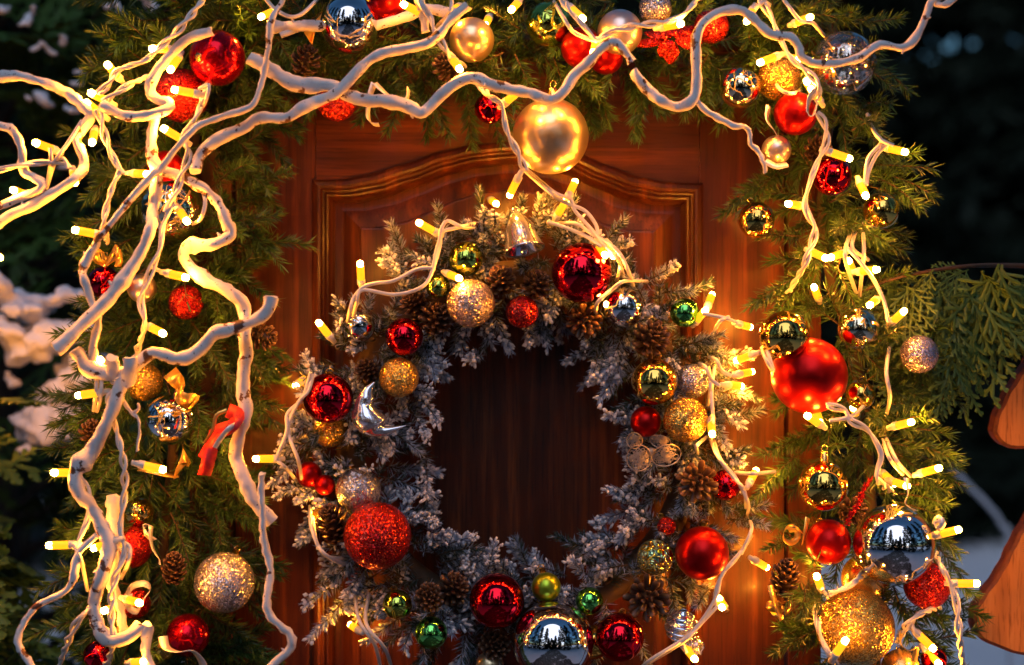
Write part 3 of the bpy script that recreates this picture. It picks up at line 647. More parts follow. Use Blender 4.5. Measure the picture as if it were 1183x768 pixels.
branch('long bent white branch running down the left garland to a stub on the door', [
  ([(179,128),(176,163),(178,190),(188,198),(212,204),(235,216),(250,235),(262,258),(268,270),(246,281),(220,285),(212,294),(217,304),(237,321),(271,342),(284,360),(282,386),(284,410),(281,450),(283,477),(277,505),(273,530),(283,556),(298,583),(315,603)], (7, 10), yb0+.005, yb0+.02),
  ([(304,546),(301,575),(306,622),(311,660),(311,705),(334,735),(334,752),(312,772),(308,800)], (4.5, 6), yb0-.005, yb0-.01)])
branch('white branch sweeping from the top garland left across the upper corner', [
  ([(540,6),(524,18),(507,41),(490,52),(463,57),(443,60),(422,73),(392,105),(370,114),(348,125),(331,137),(300,135),(280,147),(251,163),(231,180),(224,196)], (6.5, 8.5), yb0+.01, yb0-.005)])
branch('slim white branch curving down left from the top edge to the thuja', [
  ([(334,-20),(326,2),(312,30),(307,78),(300,102),(288,125),(257,134),(230,143),(217,156),(190,190),(173,203),(146,238),(115,271),(110,284),(97,310),(97,322),(105,347),(115,372),(108,398),(106,418)], (4, 5.5), yb0-.02, yb0-.01)])
branch('thick slanting white branch with a sawn end pointing lower left', [([(180,196),(178,240),(173,268),(149,314),(119,352),(85,384),(63,404)], (7.5, 10), yb0+.005, yb0-.035)])
branch('white branch arm ending in a rounded tip against the door, crossing the left garland', [
  ([(313,344),(306,361),(284,374),(262,382),(247,386),(230,404),(210,413),(176,409),(149,428),(125,430),(102,426),(88,404)], (8.5, 9.5), yb0-.03, yb0-.01),
  ([(149,440),(150,426),(149,414)], (10, 9), yb0-.015, yb0-.04), ([(128,432),(131,424),(130,412)], (8, 7.5), yb0-.015, yb0-.03)])
branch('wavy white trunk running down the lower left of the garland', [
  ([(140,434),(139,447),(125,484),(109,517),(87,545),(90,566),(106,582),(116,607),(126,632),(120,660),(109,688),(112,716),(124,737),(146,735),(163,722)], (10, 9), yb0-.01, yb0),
  ([(112,617),(90,641),(79,679),(41,701),(21,737),(38,768),(50,790)], (4.5, 5), yb0-.012, yb0-.02)])
branch('cut white branch stub with a tapering tail behind the lower left cords', [([(131,572),(131,600),(130,640),(130,672),(138,702),(141,730)], (9.5, 6.5), yb0+.02, yb0+.03)])
branch('short flaking white branch at the bottom edge beside the small gold bauble', [([(170,722),(168,750),(178,775),(186,800)], (7, 7), yb0, yb0)])
branch('thin forked white twig right of the sawn stub', [([(136,452),(149,474),(159,486),(161,502),(159,520)], (2.8, 2), yb0-.01, yb0-.01), ([(152,478),(158,474),(158,466)], (2, 1.4), yb0-.01, yb0-.012)])
branch('thick white branch with a sawn end arching over the door top', [
  ([(289,66),(303,76),(317,85),(348,97),(382,100),(402,110),(422,114),(446,117),(473,125),(487,130),(497,123),(510,108),(524,98),(544,91),(571,97),(605,106),(620,111),(637,116),(650,107),(662,86),(681,72),(697,56),(709,49),(720,58),(729,70)], (10, 6.5), yb0+.01, yb0)])
branch('white branch lying behind the silver mirror bauble at the top', [([(308,32),(330,30),(355,29),(400,34),(443,27),(470,20),(497,10),(530,16)], (8, 7), yb0+.07, yb0+.06), ([(325,40),(355,32)], (4, 4), yb0+.07, yb0+.07), ([(483,-12),(487,10),(491,38)], (6, 6), yb0+.03, yb0+.03)])
branch('long wavy white branch looping at upper right and leaving through the top edge', [
  ([(733,82),(742,94),(750,106),(762,117),(780,123),(798,117),(805,103),(803,69),(806,41),(816,22),(837,12),(859,14),(875,25),(890,38),(911,42),(922,54),(926,66),(938,72),(952,73),(989,68),(1010,56),(1023,52),(1043,54),(1057,41),(1071,17),(1078,2),(1096,-8)], (7.5, 5), yb0-.005, yb0-.02),
  ([(803,112),(812,122),(825,134),(847,147),(860,146),(867,155),(868,165),(878,174),(882,188),(883,199)], (5, 3), yb0-.01, yb0), ([(1078,2),(1092,4),(1108,-6)], (4.5, 4.5), yb0-.02, yb0-.02)])

# ------------------------------------------------------------------ string lights
mb = MB(); lathe(mb, [(.0001, .0), (.0038, .0), (.0042, .003), (.0042, .0205), (.0036, .0212)], 12); SLEEVE = mb.mesh('bulb')
mb = MB(); lathe(mb, [(.0033, .0211), (.0033, .0240), (.0030, .0256), (.0022, .0265), (.0011, .0269), (.0001, .0270)], 10); TIP = mb.mesh('tip')
mb = MB(); lathe(mb, [(.0001, -.009), (.0028, -.009), (.0032, -.003), (.0045, -.001), (.0045, .0045), (.0040, .0050)], 12); SOCK = mb.mesh('socket')
LAMPS = []
def lights(lab, y0, cords, lamps):
    t = thing('string_lights', lab, 'string lights', P(*cords[0][1][:2], y0), 'strings of warm lights'); inv = Matrix.Translation(-t.location)
    def cordpart(c, r):
        mb = MB(); tube(mb, c, r, 7); o = mb.build('cord', M['cord'], None); o.parent = t; o.matrix_parent_inverse = inv
    for cd in cords:
        tw = True; pts = cd
        if cd[0] == 's': tw = False; pts = cd[1:]
        ends = [min(math.hypot(a[0] - l[2], a[1] - l[3]) for l in lamps) > 13 for a in (pts[0], pts[-1])]
        p = np.array([P(a[0], a[1], y0 + (a[2] if len(a) > 2 else 0) + random.uniform(-.004, .004) + (.075 if (i_ == 0 and ends[0]) or (i_ == len(pts) - 1 and ends[1]) else 0)) for i_, a in enumerate(pts)]); c = spline(p, .003); t_, n_, b_ = frames(c)
        s_ = np.r_[0, np.cumsum(np.linalg.norm(np.diff(c, axis=0), axis=1))]
        if tw:
            ph = random.uniform(0, 6); per = random.uniform(.045, .075)
            th = ph + 2 * np.pi * s_ / per + .8 * np.sin(s_ * 37)
            am = .0020 + .0008 * np.sin(s_ * 50 + ph)
            for q in (0, math.pi): cordpart(c + am[:, None] * (np.cos(th + q)[:, None] * n_ + np.sin(th + q)[:, None] * b_), .0019)
        else: cordpart(c, .0021)
    for L_ in lamps:
        (tu, tv, bu, bv) = L_[:4]; ty = L_[4] if len(L_) > 4 else 0; by = L_[5] if len(L_) > 5 else ty
        a = P(bu, bv, y0 + by); b_ = P(tu, tv, y0 + ty); d = b_ - a
        if d.length < .027: d = d + Vector((0, -1 if by >= ty else 1, 0)) * math.sqrt(max(0, .027 ** 2 - d.length ** 2))
        base = b_ - d.normalized() * .0262
        o = link('bulb', SLEEVE, M['sleeve']); o.parent = t; o.matrix_parent_inverse = inv; o.matrix_basis = aim(base, d)
        for nm, me, mm_ in (('tip', TIP, M['tip']), ('socket', SOCK, M['socket'])): link(nm, me, mm_, o)
        SPH.append((base + d.normalized() * .019, .0125)); SPH.append((base + d.normalized() * .006, .008)); LAMPS.append(b_)
lights('white cords with lit amber lamps wound through branches at the left', -.214, [
  [(250,-20),(215,25),(195,45),(170,68),(150,76),(135,82),(125,98),(113,108)], [(172,88),(150,98),(130,110),(120,118)],
  [(112,126),(117,140),(125,169),(139,196),(147,200)], [(139,197),(130,216),(123,240),(120,262),(124,280)],
  [(-20,200),(0,196),(27,190),(58,187),(74,186),(80,194)], ['s',(95,139),(78,166),(64,186),(54,217)], ['s',(58,171),(59,186),(55,210)],
  ['s',(230,103),(241,98),(238,115),(228,132)], [(240,100),(228,132),(219,146),(211,160),(218,176),(212,196),(203,222),(194,246),(188,262),(185,287),(176,309),(163,345),(167,375),(156,411)],
  ['s',(190,245),(196,232),(203,240)], ['s',(230,210),(237,232),(232,252),(222,259)],
  [(124,416),(129,436),(136,446),(125,458),(130,480),(142,529),(144,566),(139,611),(144,637),(131,675),(129,712),(131,742),(120,775)],
  [(80,548),(96,555),(103,592),(90,626)], ['s',(86,630),(94,649),(101,682)], [(110,695),(102,704),(84,727),(66,775)], ['s',(176,309),(190,315)], ['s',(138,624),(150,632),(148,650),(140,668)], ['s',(112,432),(111,455),(108,474)], ['s',(118,432),(116,460),(112,475)]], [
  (174,56,190,52), (196,82,206,60,.02,.03), (103,106,121,115), (98,117,113,130), (123,73,131,86), (199,103,227,107), (187,147,210,161), (106,166,103,148), (39,164,58,171), (87,212,78,195), (14,219,28,225,.0,.02),
  (172,201,149,198), (217,257,202,240), (84,265,110,270), (1,298,-20,290),(-20,350,-40,340,.42),(-16,440,-30,452,.44),(-30,395,-50,400,.40),(-30,110,-50,105,.02), (217,321,190,315), (190,386,168,377), (115,414,118,430), (88,457,124,452), (60,546,79,548), (191,543,156,535), (54,630,84,630), (106,634,138,623),  # lamps beyond the left edge are added to brighten and warm the snow
  (163,697,140,695), (118,706,138,703,.02), (168,764,146,770), (132,620,140,640,.03,.03)])
lights('white cords with lit amber lamps along the top garland', -.195, [
  [(478,-20),(484,0),(497,20),(503,37),(520,64),(536,76)], [(551,95),(568,112),(580,122),(585,149),(598,176),(607,197)],
  [(645,-12),(655,8),(670,25),(683,40),(690,46),(700,40),(715,34),(740,29),(766,26),(785,20),(800,6),(815,-12)], ['s',(484,10),(474,16)], ['s',(505,30),(520,12),(522,-10)], ['s',(300,-10),(320,12),(345,18),(375,-10)], ['s',(640,2),(652,22),(664,38),(690,48)]], [
  (464,4,488,13), (532,81,520,64,-.01,.005), (590,12,600,0,.03,.05), (602,103,582,117), (685,62,690,44), (675,23,658,4), (789,27,765,28), (588,227,600,203,.07,.06), (520,14,530,2,.06,.06), (430,8,420,-6,.07,.07), (560,30,566,14,.08,.09), (300,20,312,8,.06,.06)])
lights('white cords with lit amber lamps wound round the wreath', -.135, [
  ['s',(400,379),(404,360),(408,345),(419,332),(434,327),(455,324),(481,311),(500,309)], ['s',(405,380),(412,350),(419,335),(455,340),(484,333),(497,319),(504,290),(508,276),(510,264),(517,255),(533,262),(548,264)], ['s',(500,312),(508,285),(511,268),(528,263),(548,258)],
  ['s',(359,430),(349,460),(332,478),(331,499),(318,532)], ['s',(362,432),(356,452),(345,464),(333,496),(345,533),(349,559)], ['s',(318,531),(330,540),(343,556)], ['s',(360,590),(366,627),(382,645),(402,653)], ['s',(358,585),(360,610),(374,640),(400,646)],
  ['s',(410,686),(415,717),(433,745),(441,778)], ['s',(426,686),(423,720),(444,748),(452,770)],
  ['s',(603,194),(631,219),(651,233),(675,243),(688,259),(691,272)], ['s',(609,196),(640,222),(659,230),(664,243),(685,267),(702,288)], ['s',(633,259),(664,258),(682,269),(701,280),(716,293),(727,316),(734,338)], ['s',(632,256),(651,262),(675,272),(695,285)], ['s',(748,325),(721,325),(706,335),(690,350),(688,364)], ['s',(716,300),(716,312),(712,324)], ['s',(700,286),(714,300),(722,325)],
  ['s',(812,362),(836,367),(850,372)], ['s',(823,389),(831,372),(842,366)], ['s',(818,421),(821,447),(817,470)], ['s',(826,418),(822,452),(824,486),(822,500)], ['s',(845,434),(834,428),(828,416),(818,412)], ['s',(832,446),(822,438),(815,424),(808,420)], ['s',(817,504),(805,515),(806,524)],
  ['s',(820,505),(828,525),(847,551),(860,567),(862,593)], ['s',(824,506),(832,530),(850,552),(864,580),(863,597)], ['s',(868,619),(858,635),(839,657),(828,678),(826,699)], ['s',(866,622),(850,646),(834,664),(827,690),(809,719),(790,738),(749,764),(735,780)], ['s',(829,700),(806,724),(788,742),(742,770)], ['s',(856,640),(868,612),(866,600)], ['s',(788,742),(793,754)]], [
  (482,256,504,268,.01,.01), (416,302,416,327,.01,.01), (367,371,380,390,.01,.01), (532,322,510,313,.0,.03), (655,230,643,250,.01,.01), (665,208,655,230,.03,.02), (700,296,690,280,-.01,.01), (709,297,702,280,.0,.02), (823,339,816,358,.045,.02), (816,357,806,372,.01), (868,378,848,373,.045,.02), (849,417,880,406,.045,.02), (870,429,846,434,.045,.02), (858,446,831,444,.045,.02), (823,503,823,484,-.01,.005), (874,542,863,563,.045,.02), (887,656,863,642,.045,.02), (804,763,792,750),
  (835,703,828,690,.09,.1), (404,721,420,727,.08,.07), (340,446,352,436,.1,.1), (372,594,382,586,.05,.05), (293,530,318,531,-.01), (574,236,566,228,.085,.09), (830,690,840,705,.10,.10), (700,352,712,345,.02,.04), (700,740,712,752,.05,.06)])
lights('white cords with lit amber lamps along the right garland', -.175, [
  [(874,-15),(880,2),(891,20),(898,37),(908,58),(918,71),(935,85),(947,102),(940,116)], ['s',(873,10),(882,2),(890,6)], ['s',(900,-8),(908,3),(925,24),(938,26),(952,41)], ['s',(893,92),(902,104),(914,108),(925,105)],
  [(944,130),(952,142),(955,163),(945,186),(937,207),(930,234),(935,251),(942,264),(937,284),(928,308),(911,337)], ['s',(985,262),(977,287),(978,305),(989,338)], ['s',(996,258),(998,291),(993,342)], ['s',(977,284),(1003,314),(1020,345),(1026,372)], ['s',(1003,300),(985,286),(990,262)],
  ['s',(1002,132),(1010,152),(1018,164),(1003,183),(999,212)], ['s',(1025,166),(1012,180),(1003,200),(1001,214)], ['s',(1004,134),(1014,158),(1032,168)], ['s',(1027,402),(1024,430),(1028,458),(1024,480)], ['s',(880,402),(884,413),(893,428),(888,410),(882,396)],
  [(955,468),(976,474),(983,486),(1000,495),(1011,509),(1018,526),(1014,542),(1014,554),(1032,570)], ['s',(1020,508),(1028,530),(1043,548)], ['s',(1024,506),(1036,532),(1052,550)], ['s',(1002,465),(983,481),(958,486)],
  [(1078,635),(1088,655),(1098,675),(1105,697),(1109,742),(1116,790)], [(1002,658),(990,670),(977,679),(958,686)], [(944,697),(944,715),(948,735),(962,762),(975,775)], [(1086,700),(1062,710),(1045,725),(1036,742)], ['s',(1060,708),(1054,722),(1062,735)], ['s',(1098,672),(1102,675)], ['s',(950,680),(956,690)], ['s',(895,545),(870,547),(850,546)]], [
  (938,19,922,22), (876,73,901,62), (931,92,945,108,.0,.01), (936,101,948,118,.0,.02), (862,26,873,6), (984,184,956,174), (1048,176,1028,168,.02), (909,235,929,236), (1001,228,998,208,-.01), (956,299,941,289), (958,298,979,291,.01), (1015,311,996,313), (1004,353,1018,346,-.01), (1046,358,1036,372,.03),
  (931,479,952,492), (948,490,948,476,.02,.02), (1055,487,1038,494,.02), (1087,540,1068,549), (1050,562,1030,556,.01,.02), (1110,611,1085,620), (1131,674,1102,675), (943,664,953,683), (978,738,962,760,-.045,-.03), (1080,751,1062,733), (1086,768,1075,755,.03), (925,68,915,62,.07,.07), (985,470,995,480,.08,.08), (980,300,990,310,.08,.08), (1035,560,1025,548,.06,.06), (960,700,966,714,.09,.09), (890,700,900,712,.11,.11), (940,330,950,345,.07,.07)])

# ------------------------------------------------------------------ fir garlands and the wreath
SC_ = np.array([tuple(c) for c, r in SPH]); SR_ = np.array([r for c, r in SPH])
CAM = np.array([0, -D, CZ])
def keep_mask(B, T, front=.9):
    """drop needles that would pass through a bauble or hide it"""
    keep = np.ones(len(B), bool)
    for c, r in zip(SC_, SR_):
        for q in (B, T, (B + T) / 2):
            keep &= np.linalg.norm(q - c, axis=1) > r
        dirc = (c - CAM) / np.linalg.norm(c - CAM); w = T - CAM; al = w @ dirc; off = np.linalg.norm(w - al[:, None] * dirc, axis=1)
        hit = (off < r * .93) & (al < np.linalg.norm(c - CAM)) & (al > np.linalg.norm(c - CAM) - .12)
        keep &= ~(hit & (RNG.random(len(B)) < front))
    return keep
def sprigs(P0, Dr, L, per, nl, nw, spread, tintf, mb_needle, mb_stem, droop=.12):
    """fir tips: P0 base, Dr direction, L length -> needles all round a curved twig"""
    n = len(P0); Dr = unit(Dr); ref = np.where(np.abs(Dr[:, 2:3]) < .9, np.array([[0, 0, 1.]]), np.array([[1., 0, 0]]))
    U = unit(np.cross(Dr, ref)); W = np.cross(Dr, U)
    bend = U * RNG.normal(0, .12, (n, 1)) + W * RNG.normal(0, .12, (n, 1)) + np.array([[0, 0, -droop]])
    cnt = np.maximum(18, (per * L / .08).astype(int)); idx = np.repeat(np.arange(n), cnt); m_ = len(idx)
    t = RNG.random(m_) ** .85; t = .06 + .94 * t; l = L[idx][:, None]
    pos = P0[idx] + Dr[idx] * l * t[:, None] + bend[idx] * l * (t ** 2)[:, None]
    tang = unit(Dr[idx] + 2 * bend[idx] * t[:, None]); ph = RNG.random(m_) * 2 * np.pi
    al = np.radians(spread[0] - spread[1] * t + RNG.normal(0, 9, m_)); rad = U[idx] * np.cos(ph)[:, None] + W[idx] * np.sin(ph)[:, None]
    d = unit(tang * np.cos(al)[:, None] + rad * np.sin(al)[:, None] + np.array([[0, 0, -.06]]))
    ln = nl * RNG.uniform(.7, 1.15, m_) * (1 - .25 * t); wd = nw * RNG.uniform(.8, 1.25, m_)
    k = keep_mask(pos, pos + d * ln[:, None])
    tint = tintf(idx, t)
    if mb_needle is not None: blades(mb_needle, pos[k], d[k], unit(np.cross(d, rad) + .5 * RNG.normal(0, 1, (m_, 3)))[k], ln[k], wd[k], np.clip(tint, 0, 1)[k])
    for i_ in range(n):
        tt = np.linspace(0, .95, 5)[:, None]; c = P0[i_] + Dr[i_] * L[i_] * tt + bend[i_] * L[i_] * tt ** 2
        if (np.linalg.norm(c[:, None] - SC_[None], axis=2) > SR_[None]).all(): tube(mb_stem, c, np.linspace(.0012, .0006, 5), 5)
    return pos[k], idx[k], t[k], d[k], ln[k]
def garland(lab, line, n, extra=(), L=(.055, .10), ydepth=(-.10, -.02), fwd=.55):
    ln = np.array(line, float); seg = np.linalg.norm(np.diff(ln[:, :2], axis=0), axis=1); cum = np.r_[0, np.cumsum(seg)]
    s = RNG.random(n) * cum[-1]; u = np.interp(s, cum, ln[:, 0]); v = np.interp(s, cum, ln[:, 1]); hw = np.interp(s, cum, ln[:, 2])
    du = np.interp(s + 5, cum, ln[:, 0]) - np.interp(s - 5, cum, ln[:, 0]); dv = np.interp(s + 5, cum, ln[:, 1]) - np.interp(s - 5, cum, ln[:, 1]); q = np.hypot(du, dv) + 1e-6; du /= q; dv /= q
    a = RNG.uniform(-1, 1, n); off = a * hw * .55; u0 = u - dv * off; v0 = v + du * off
    y0 = RNG.uniform(*ydepth, n) * (1 - .4 * np.abs(a))
    P0 = np.array([P(x_, y_, z_) for x_, y_, z_ in zip(u0, v0, y0)])
    out = np.stack([-dv * a, np.zeros(n), -du * a], 1); along = np.stack([du, np.zeros(n), -dv], 1) * RNG.choice([-1, 1], (n, 1), p=[.35, .65])
    Dr = unit(out * 1.1 + along * RNG.uniform(.1, .8, (n, 1)) + np.array([[0, -fwd, 0]]) * RNG.uniform(.2, 1.4, (n, 1)) + RNG.normal(0, .3, (n, 3)))
    Ls = RNG.uniform(*L, n) * np.clip(hw / 85, .7, 1.1)
    if extra:
        e0 = np.array([P(e[0], e[1], e[4]) for e in extra]); e1 = np.array([P(e[2], e[3], e[5]) for e in extra]); P0 = np.r_[P0, e0]; Dr = np.r_[Dr, unit(e1 - e0)]; Ls = np.r_[Ls, np.linalg.norm(e1 - e0, axis=1)]
    t = thing('fir_garland', lab, 'garland', P(line[0][0], line[0][1], -.03), 'fir garlands framing the door'); inv = Matrix.Translation(-t.location)
    mn, ms = MB(), MB(); tn = RNG.random(len(P0)) ** 2 * .6
    sprigs(P0, Dr, Ls, 135, .021, .00145, (60, 26), lambda i_, tt: tn[i_] + RNG.normal(0, .1, len(i_)), mn, ms)
    tube(ms, spline(np.array([P(x_, y_, -.03) for x_, y_, _ in line]), .02), .006, 8)
    for nm, b_, m_ in (('needles', mn, 'fir'), ('stem', ms, 'stem')):
        o = b_.build(nm, M[m_], None); o.parent = t; o.matrix_parent_inverse = inv
garland('thick green fir garland with baubles hanging down the left of the door', [(215,-20,80),(225,60,85),(225,150,95),(222,250,95),(205,330,92),(200,420,100),(200,520,105),(190,620,98),(180,720,95),(175,800,90)], 350,
  [(280,200,318,240,-.05,-.08),(285,215,310,275,-.05,-.07),(280,400,322,420,-.05,-.08),(285,450,318,500,-.05,-.06),(130,470,84,480,-.06,-.1),(120,490,90,505,-.05,-.08),(240,740,310,755,-.05,-.1),(230,760,300,735,-.05,-.09),(130,290,96,285,-.06,-.09),(120,310,98,300,-.06,-.09),(140,620,88,612,-.05,-.1)])
garland('green fir garland with baubles arching across the top of the door', [(190,30,70),(260,15,70),(340,30,66),(430,48,66),(520,52,70),(610,46,70),(690,44,70),(780,40,66),(860,45,70),(950,30,80)], 310,
  [(500,105,516,156,-.05,-.07),(560,118,585,160,-.05,-.06),(470,100,450,146,-.05,-.07),(690,80,700,134,-.05,-.06),(540,110,545,160,-.06,-.07),(440,90,412,135,-.05,-.07)])
garland('loose green fir garland with baubles hanging down the right of the door', [(960,20,70),(965,90,65),(955,160,62),(950,250,58),(960,320,62),(985,400,70),(1000,480,75),(1005,560,82),(1010,640,82),(1010,720,88),(1010,800,90)], 175,
  [(1000,120,1024,110,-.06,-.1),(985,150,1012,128,-.12,-.18),(990,135,1018,145,-.12,-.17),(975,260,1000,250,-.12,-.18),(985,262,1010,268,-.1,-.17),(1015,395,1035,385,-.1,-.17),(1010,470,1030,485,-.1,-.17),(985,262,970,250,-.12,-.18),(990,658,1010,650,-.1,-.17),(940,690,950,700,-.16,-.2),(985,140,1020,135,-.06,-.1),(1000,190,1075,190,-.08,-.12),(1010,200,1082,205,-.08,-.13),(1005,215,1070,228,-.08,-.12),(1000,180,1055,172,-.08,-.13),(1010,205,1060,215,-.08,-.15),(910,200,848,208,-.06,-.11),(910,215,832,240,-.06,-.1),(905,195,860,220,-.06,-.12),
   (940,330,872,350,-.06,-.11),(945,310,880,330,-.06,-.12),(950,300,885,375,-.06,-.1),(930,520,868,560,-.06,-.1),(930,505,880,520,-.06,-.11),(925,530,862,575,-.05,-.09),(1020,500,1098,520,-.07,-.13),(1025,490,1090,497,-.07,-.12),(1030,505,1102,512,-.07,-.12),(1020,515,1085,540,-.07,-.12),(1040,570,1098,575,-.07,-.12),(1040,580,1092,595,-.07,-.12),(1040,560,1096,556,-.07,-.12),
   (935,670,920,705,-.14,-.17),(940,668,955,705,-.14,-.17),(942,665,965,680,-.14,-.17),(935,665,905,690,-.14,-.16),(940,660,945,640,-.14,-.17),(930,610,885,640,-.05,-.1),(1060,690,1095,715,-.06,-.11),(1050,720,1092,750,-.06,-.11),(980,780,920,765,-.05,-.09)])
# frosted wreath
cx, cy, ra, rb = 601, 512, 196, 196
n = 450; a = RNG.random(n) * 2 * np.pi; q = RNG.uniform(-1, 1, n)
rr = 1 + 0 * a; u0 = cx + np.cos(a) * (ra + q * 38); v0 = cy + np.sin(a) * (rb + q * 38) * 1.03
y0 = -.03 - .05 * RNG.random(n) * (1 - q ** 2 * .6)
P0 = np.array([P(x_, y_, z_) for x_, y_, z_ in zip(u0, v0, y0)])
rad = np.stack([np.cos(a), 0 * a, -np.sin(a)], 1); tan = np.stack([-np.sin(a), 0 * a, -np.cos(a)], 1) * RNG.choice([-1, 1], (n, 1), p=[.3, .7])
Dr = unit(rad * (q * 1.2)[:, None] + tan * RNG.uniform(.1, .9, (n, 1)) + np.array([[0, -1, 0]]) * RNG.uniform(.0, .9, (n, 1)) + RNG.normal(0, .3, (n, 3)))
Ls = RNG.uniform(.036, .064, n)
ex = [(350,520,322,560,-.04,-.08),(360,560,320,565,-.04,-.09),(372,600,345,625,-.04,-.08),(395,670,358,690,-.04,-.09),(400,690,365,735,-.04,-.08),(390,420,345,425,-.04,-.08),(470,310,445,290,-.05,-.09),(480,330,450,300,-.05,-.1),(560,270,552,235,-.06,-.1),(570,275,575,238,-.06,-.11),(625,268,640,238,-.06,-.1),(640,280,665,250,-.05,-.09),(700,290,728,270,-.05,-.08),(740,330,780,306,-.05,-.09),(760,340,800,325,-.05,-.09),(790,400,830,395,-.05,-.1),(800,420,842,430,-.05,-.1),(820,450,860,460,-.05,-.09),(820,460,858,485,-.05,-.09),(820,520,868,530,-.04,-.08),(840,600,885,600,-.04,-.1),(830,590,880,585,-.04,-.1),(690,400,690,440,-.05,-.09),(720,420,702,455,-.05,-.1),(735,470,708,500,-.05,-.1),(740,590,715,610,-.05,-.1),(480,450,500,480,-.05,-.1),(470,470,498,500,-.05,-.09),(490,520,500,560,-.04,-.09),(475,590,505,600,-.05,-.1),(560,410,530,412,-.05,-.09),(650,650,690,640,-.05,-.1),(820,680,800,700,-.05,-.1)]
e0 = np.array([P(e[0], e[1], e[4]) for e in ex]); e1 = np.array([P(e[2], e[3], e[5]) for e in ex])
P0 = np.r_[P0, e0]; Dr = np.r_[Dr, unit(e1 - e0)]; Ls = np.r_[Ls, np.linalg.norm(e1 - e0, axis=1)]
fz = np.r_[np.clip(RNG.beta(2.2, 1.1, n) * (1 + .0 * q), 0, 1) * np.where(RNG.random(n) < .2, .05, 1) * np.where((q > 0) & ((np.cos(a) > .3) | (np.sin(a) < -.3)), .6, 1), RNG.uniform(.6, 1, len(ex)) * np.array([.6 if e[2] > 720 and e[2] - 601 > 0 and math.hypot(e[2] - 601, e[3] - 512) > 215 else 1 for e in ex])]
wt = thing('christmas_wreath', 'frosted fir wreath with baubles and cones hanging on the door', 'wreath', P(cx, cy, -.02)); inv = Matrix.Translation(-wt.location)
mn, ms, mf = MB(), MB(), MB()
pos, idx, tt, dd, ln = sprigs(P0, Dr, Ls, 260, .0150, .00105, (66, 34), lambda i_, t_: fz[i_] * (.15 + .75 * t_) + RNG.normal(0, .25, len(i_)), mn, ms, .05)
th = np.linspace(0, 2 * np.pi, 80); tube(ms, np.array([P(cx + ra * math.cos(x_), cy + rb * math.sin(x_), -.035) for x_ in th]), .016, 10)
bm = bmesh.new(); bmesh.ops.create_icosphere(bm, subdivisions=1, radius=1); IV = np.array([v_.co[:] for v_ in bm.verts]); IF = np.array([[v_.index for v_ in f.verts] for f in bm.faces]); bm.free()
pick = np.where((fz[idx] > .5) & (tt > .45) & (RNG.random(len(idx)) < .29 * tt))[0]
for p in pick:
    r_ = RNG.uniform(.0009, .0025); st = unit(IV + RNG.normal(0, .22, IV.shape)) * RNG.uniform(.7, 1.3, (len(IV), 1))
    V = st * r_; V = V + np.outer(st @ dd[p], dd[p]) * r_ * RNG.uniform(.2, 1.0); mf.add(V + pos[p] + dd[p] * ln[p] * RNG.uniform(.4, 1.0), IF)
for nm, b_, m_ in (('frosted_needles', mn, 'fir_frost'), ('ring', ms, 'stem'), ('snow_flocking', mf, 'flock')):
    o = b_.build(nm, M[m_], None); o.parent = wt; o.matrix_parent_inverse = inv

# ------------------------------------------------------------------ thuja sprays
def fronds(mb, P0, Dr, Nn, L, tint, nside=9, wscale=1.0):
    """flat scale-leaf sprays: axis, alternate side twigs, each with its own alternate branchlets"""
    n = len(P0); Dr = unit(Dr); Sd = unit(np.cross(Dr, Nn)); Nn = np.cross(Sd, Dr)
    Bs, Ds, Ls, Ws, Ts, Ns = [], [], [], [], [], []
    def put(b_, d_, l_, w_, t_): Bs.append(b_); Ds.append(unit(d_)); Ls.append(l_); Ws.append(w_); Ts.append(t_); Ns.append(unit(Nn + RNG.normal(0, .25, Nn.shape)))
    sag = np.array([[0, 0, -.22]])
    def ax(t): return P0 + Dr * (L * t)[:, None] + sag * (L * t * t)[:, None]
    for k in range(6): put(ax(np.full(n, k / 6)), Dr + 2 * sag * k / 6, L / 5.2, L * .05 * wscale, tint)
    for k in range(nside):
        t = (k + .6) / (nside + .3); sg = 1 if k % 2 else -1
        b0 = ax(np.full(n, t)); sl = L * (.52 * (1 - t) ** .8 + .06) * RNG.uniform(.8, 1.15, n)
        d = unit(Dr * .72 + Sd * sg * .72 + 2 * sag * t + Nn * RNG.normal(0, .12, (n, 1)))
        s2 = unit(np.cross(d, Nn))
        for h in range(2): put(b0 + d * (sl * h * .5)[:, None], d, sl * .6, L * .048 * wscale, tint + .08)
        nb = 7 if sl.mean() > .03 else 5 if sl.mean() > .015 else 3
        for q in range(nb):
            tq = (q + .7) / (nb + .4); g = 1 if q % 2 else -1
            put(b0 + d * (sl * tq)[:, None], d * .75 + s2 * g * .65 + sag * .3, sl * (.36 * (1 - tq) + .13) * RNG.uniform(.8, 1.2, n), L * .045 * wscale, tint + .15)
    blades(mb, np.concatenate(Bs), np.concatenate(Ds), np.concatenate(Ns), np.concatenate(Ls), np.concatenate(Ws), np.clip(np.concatenate(Ts), 0, 1), .3, .36, .78)
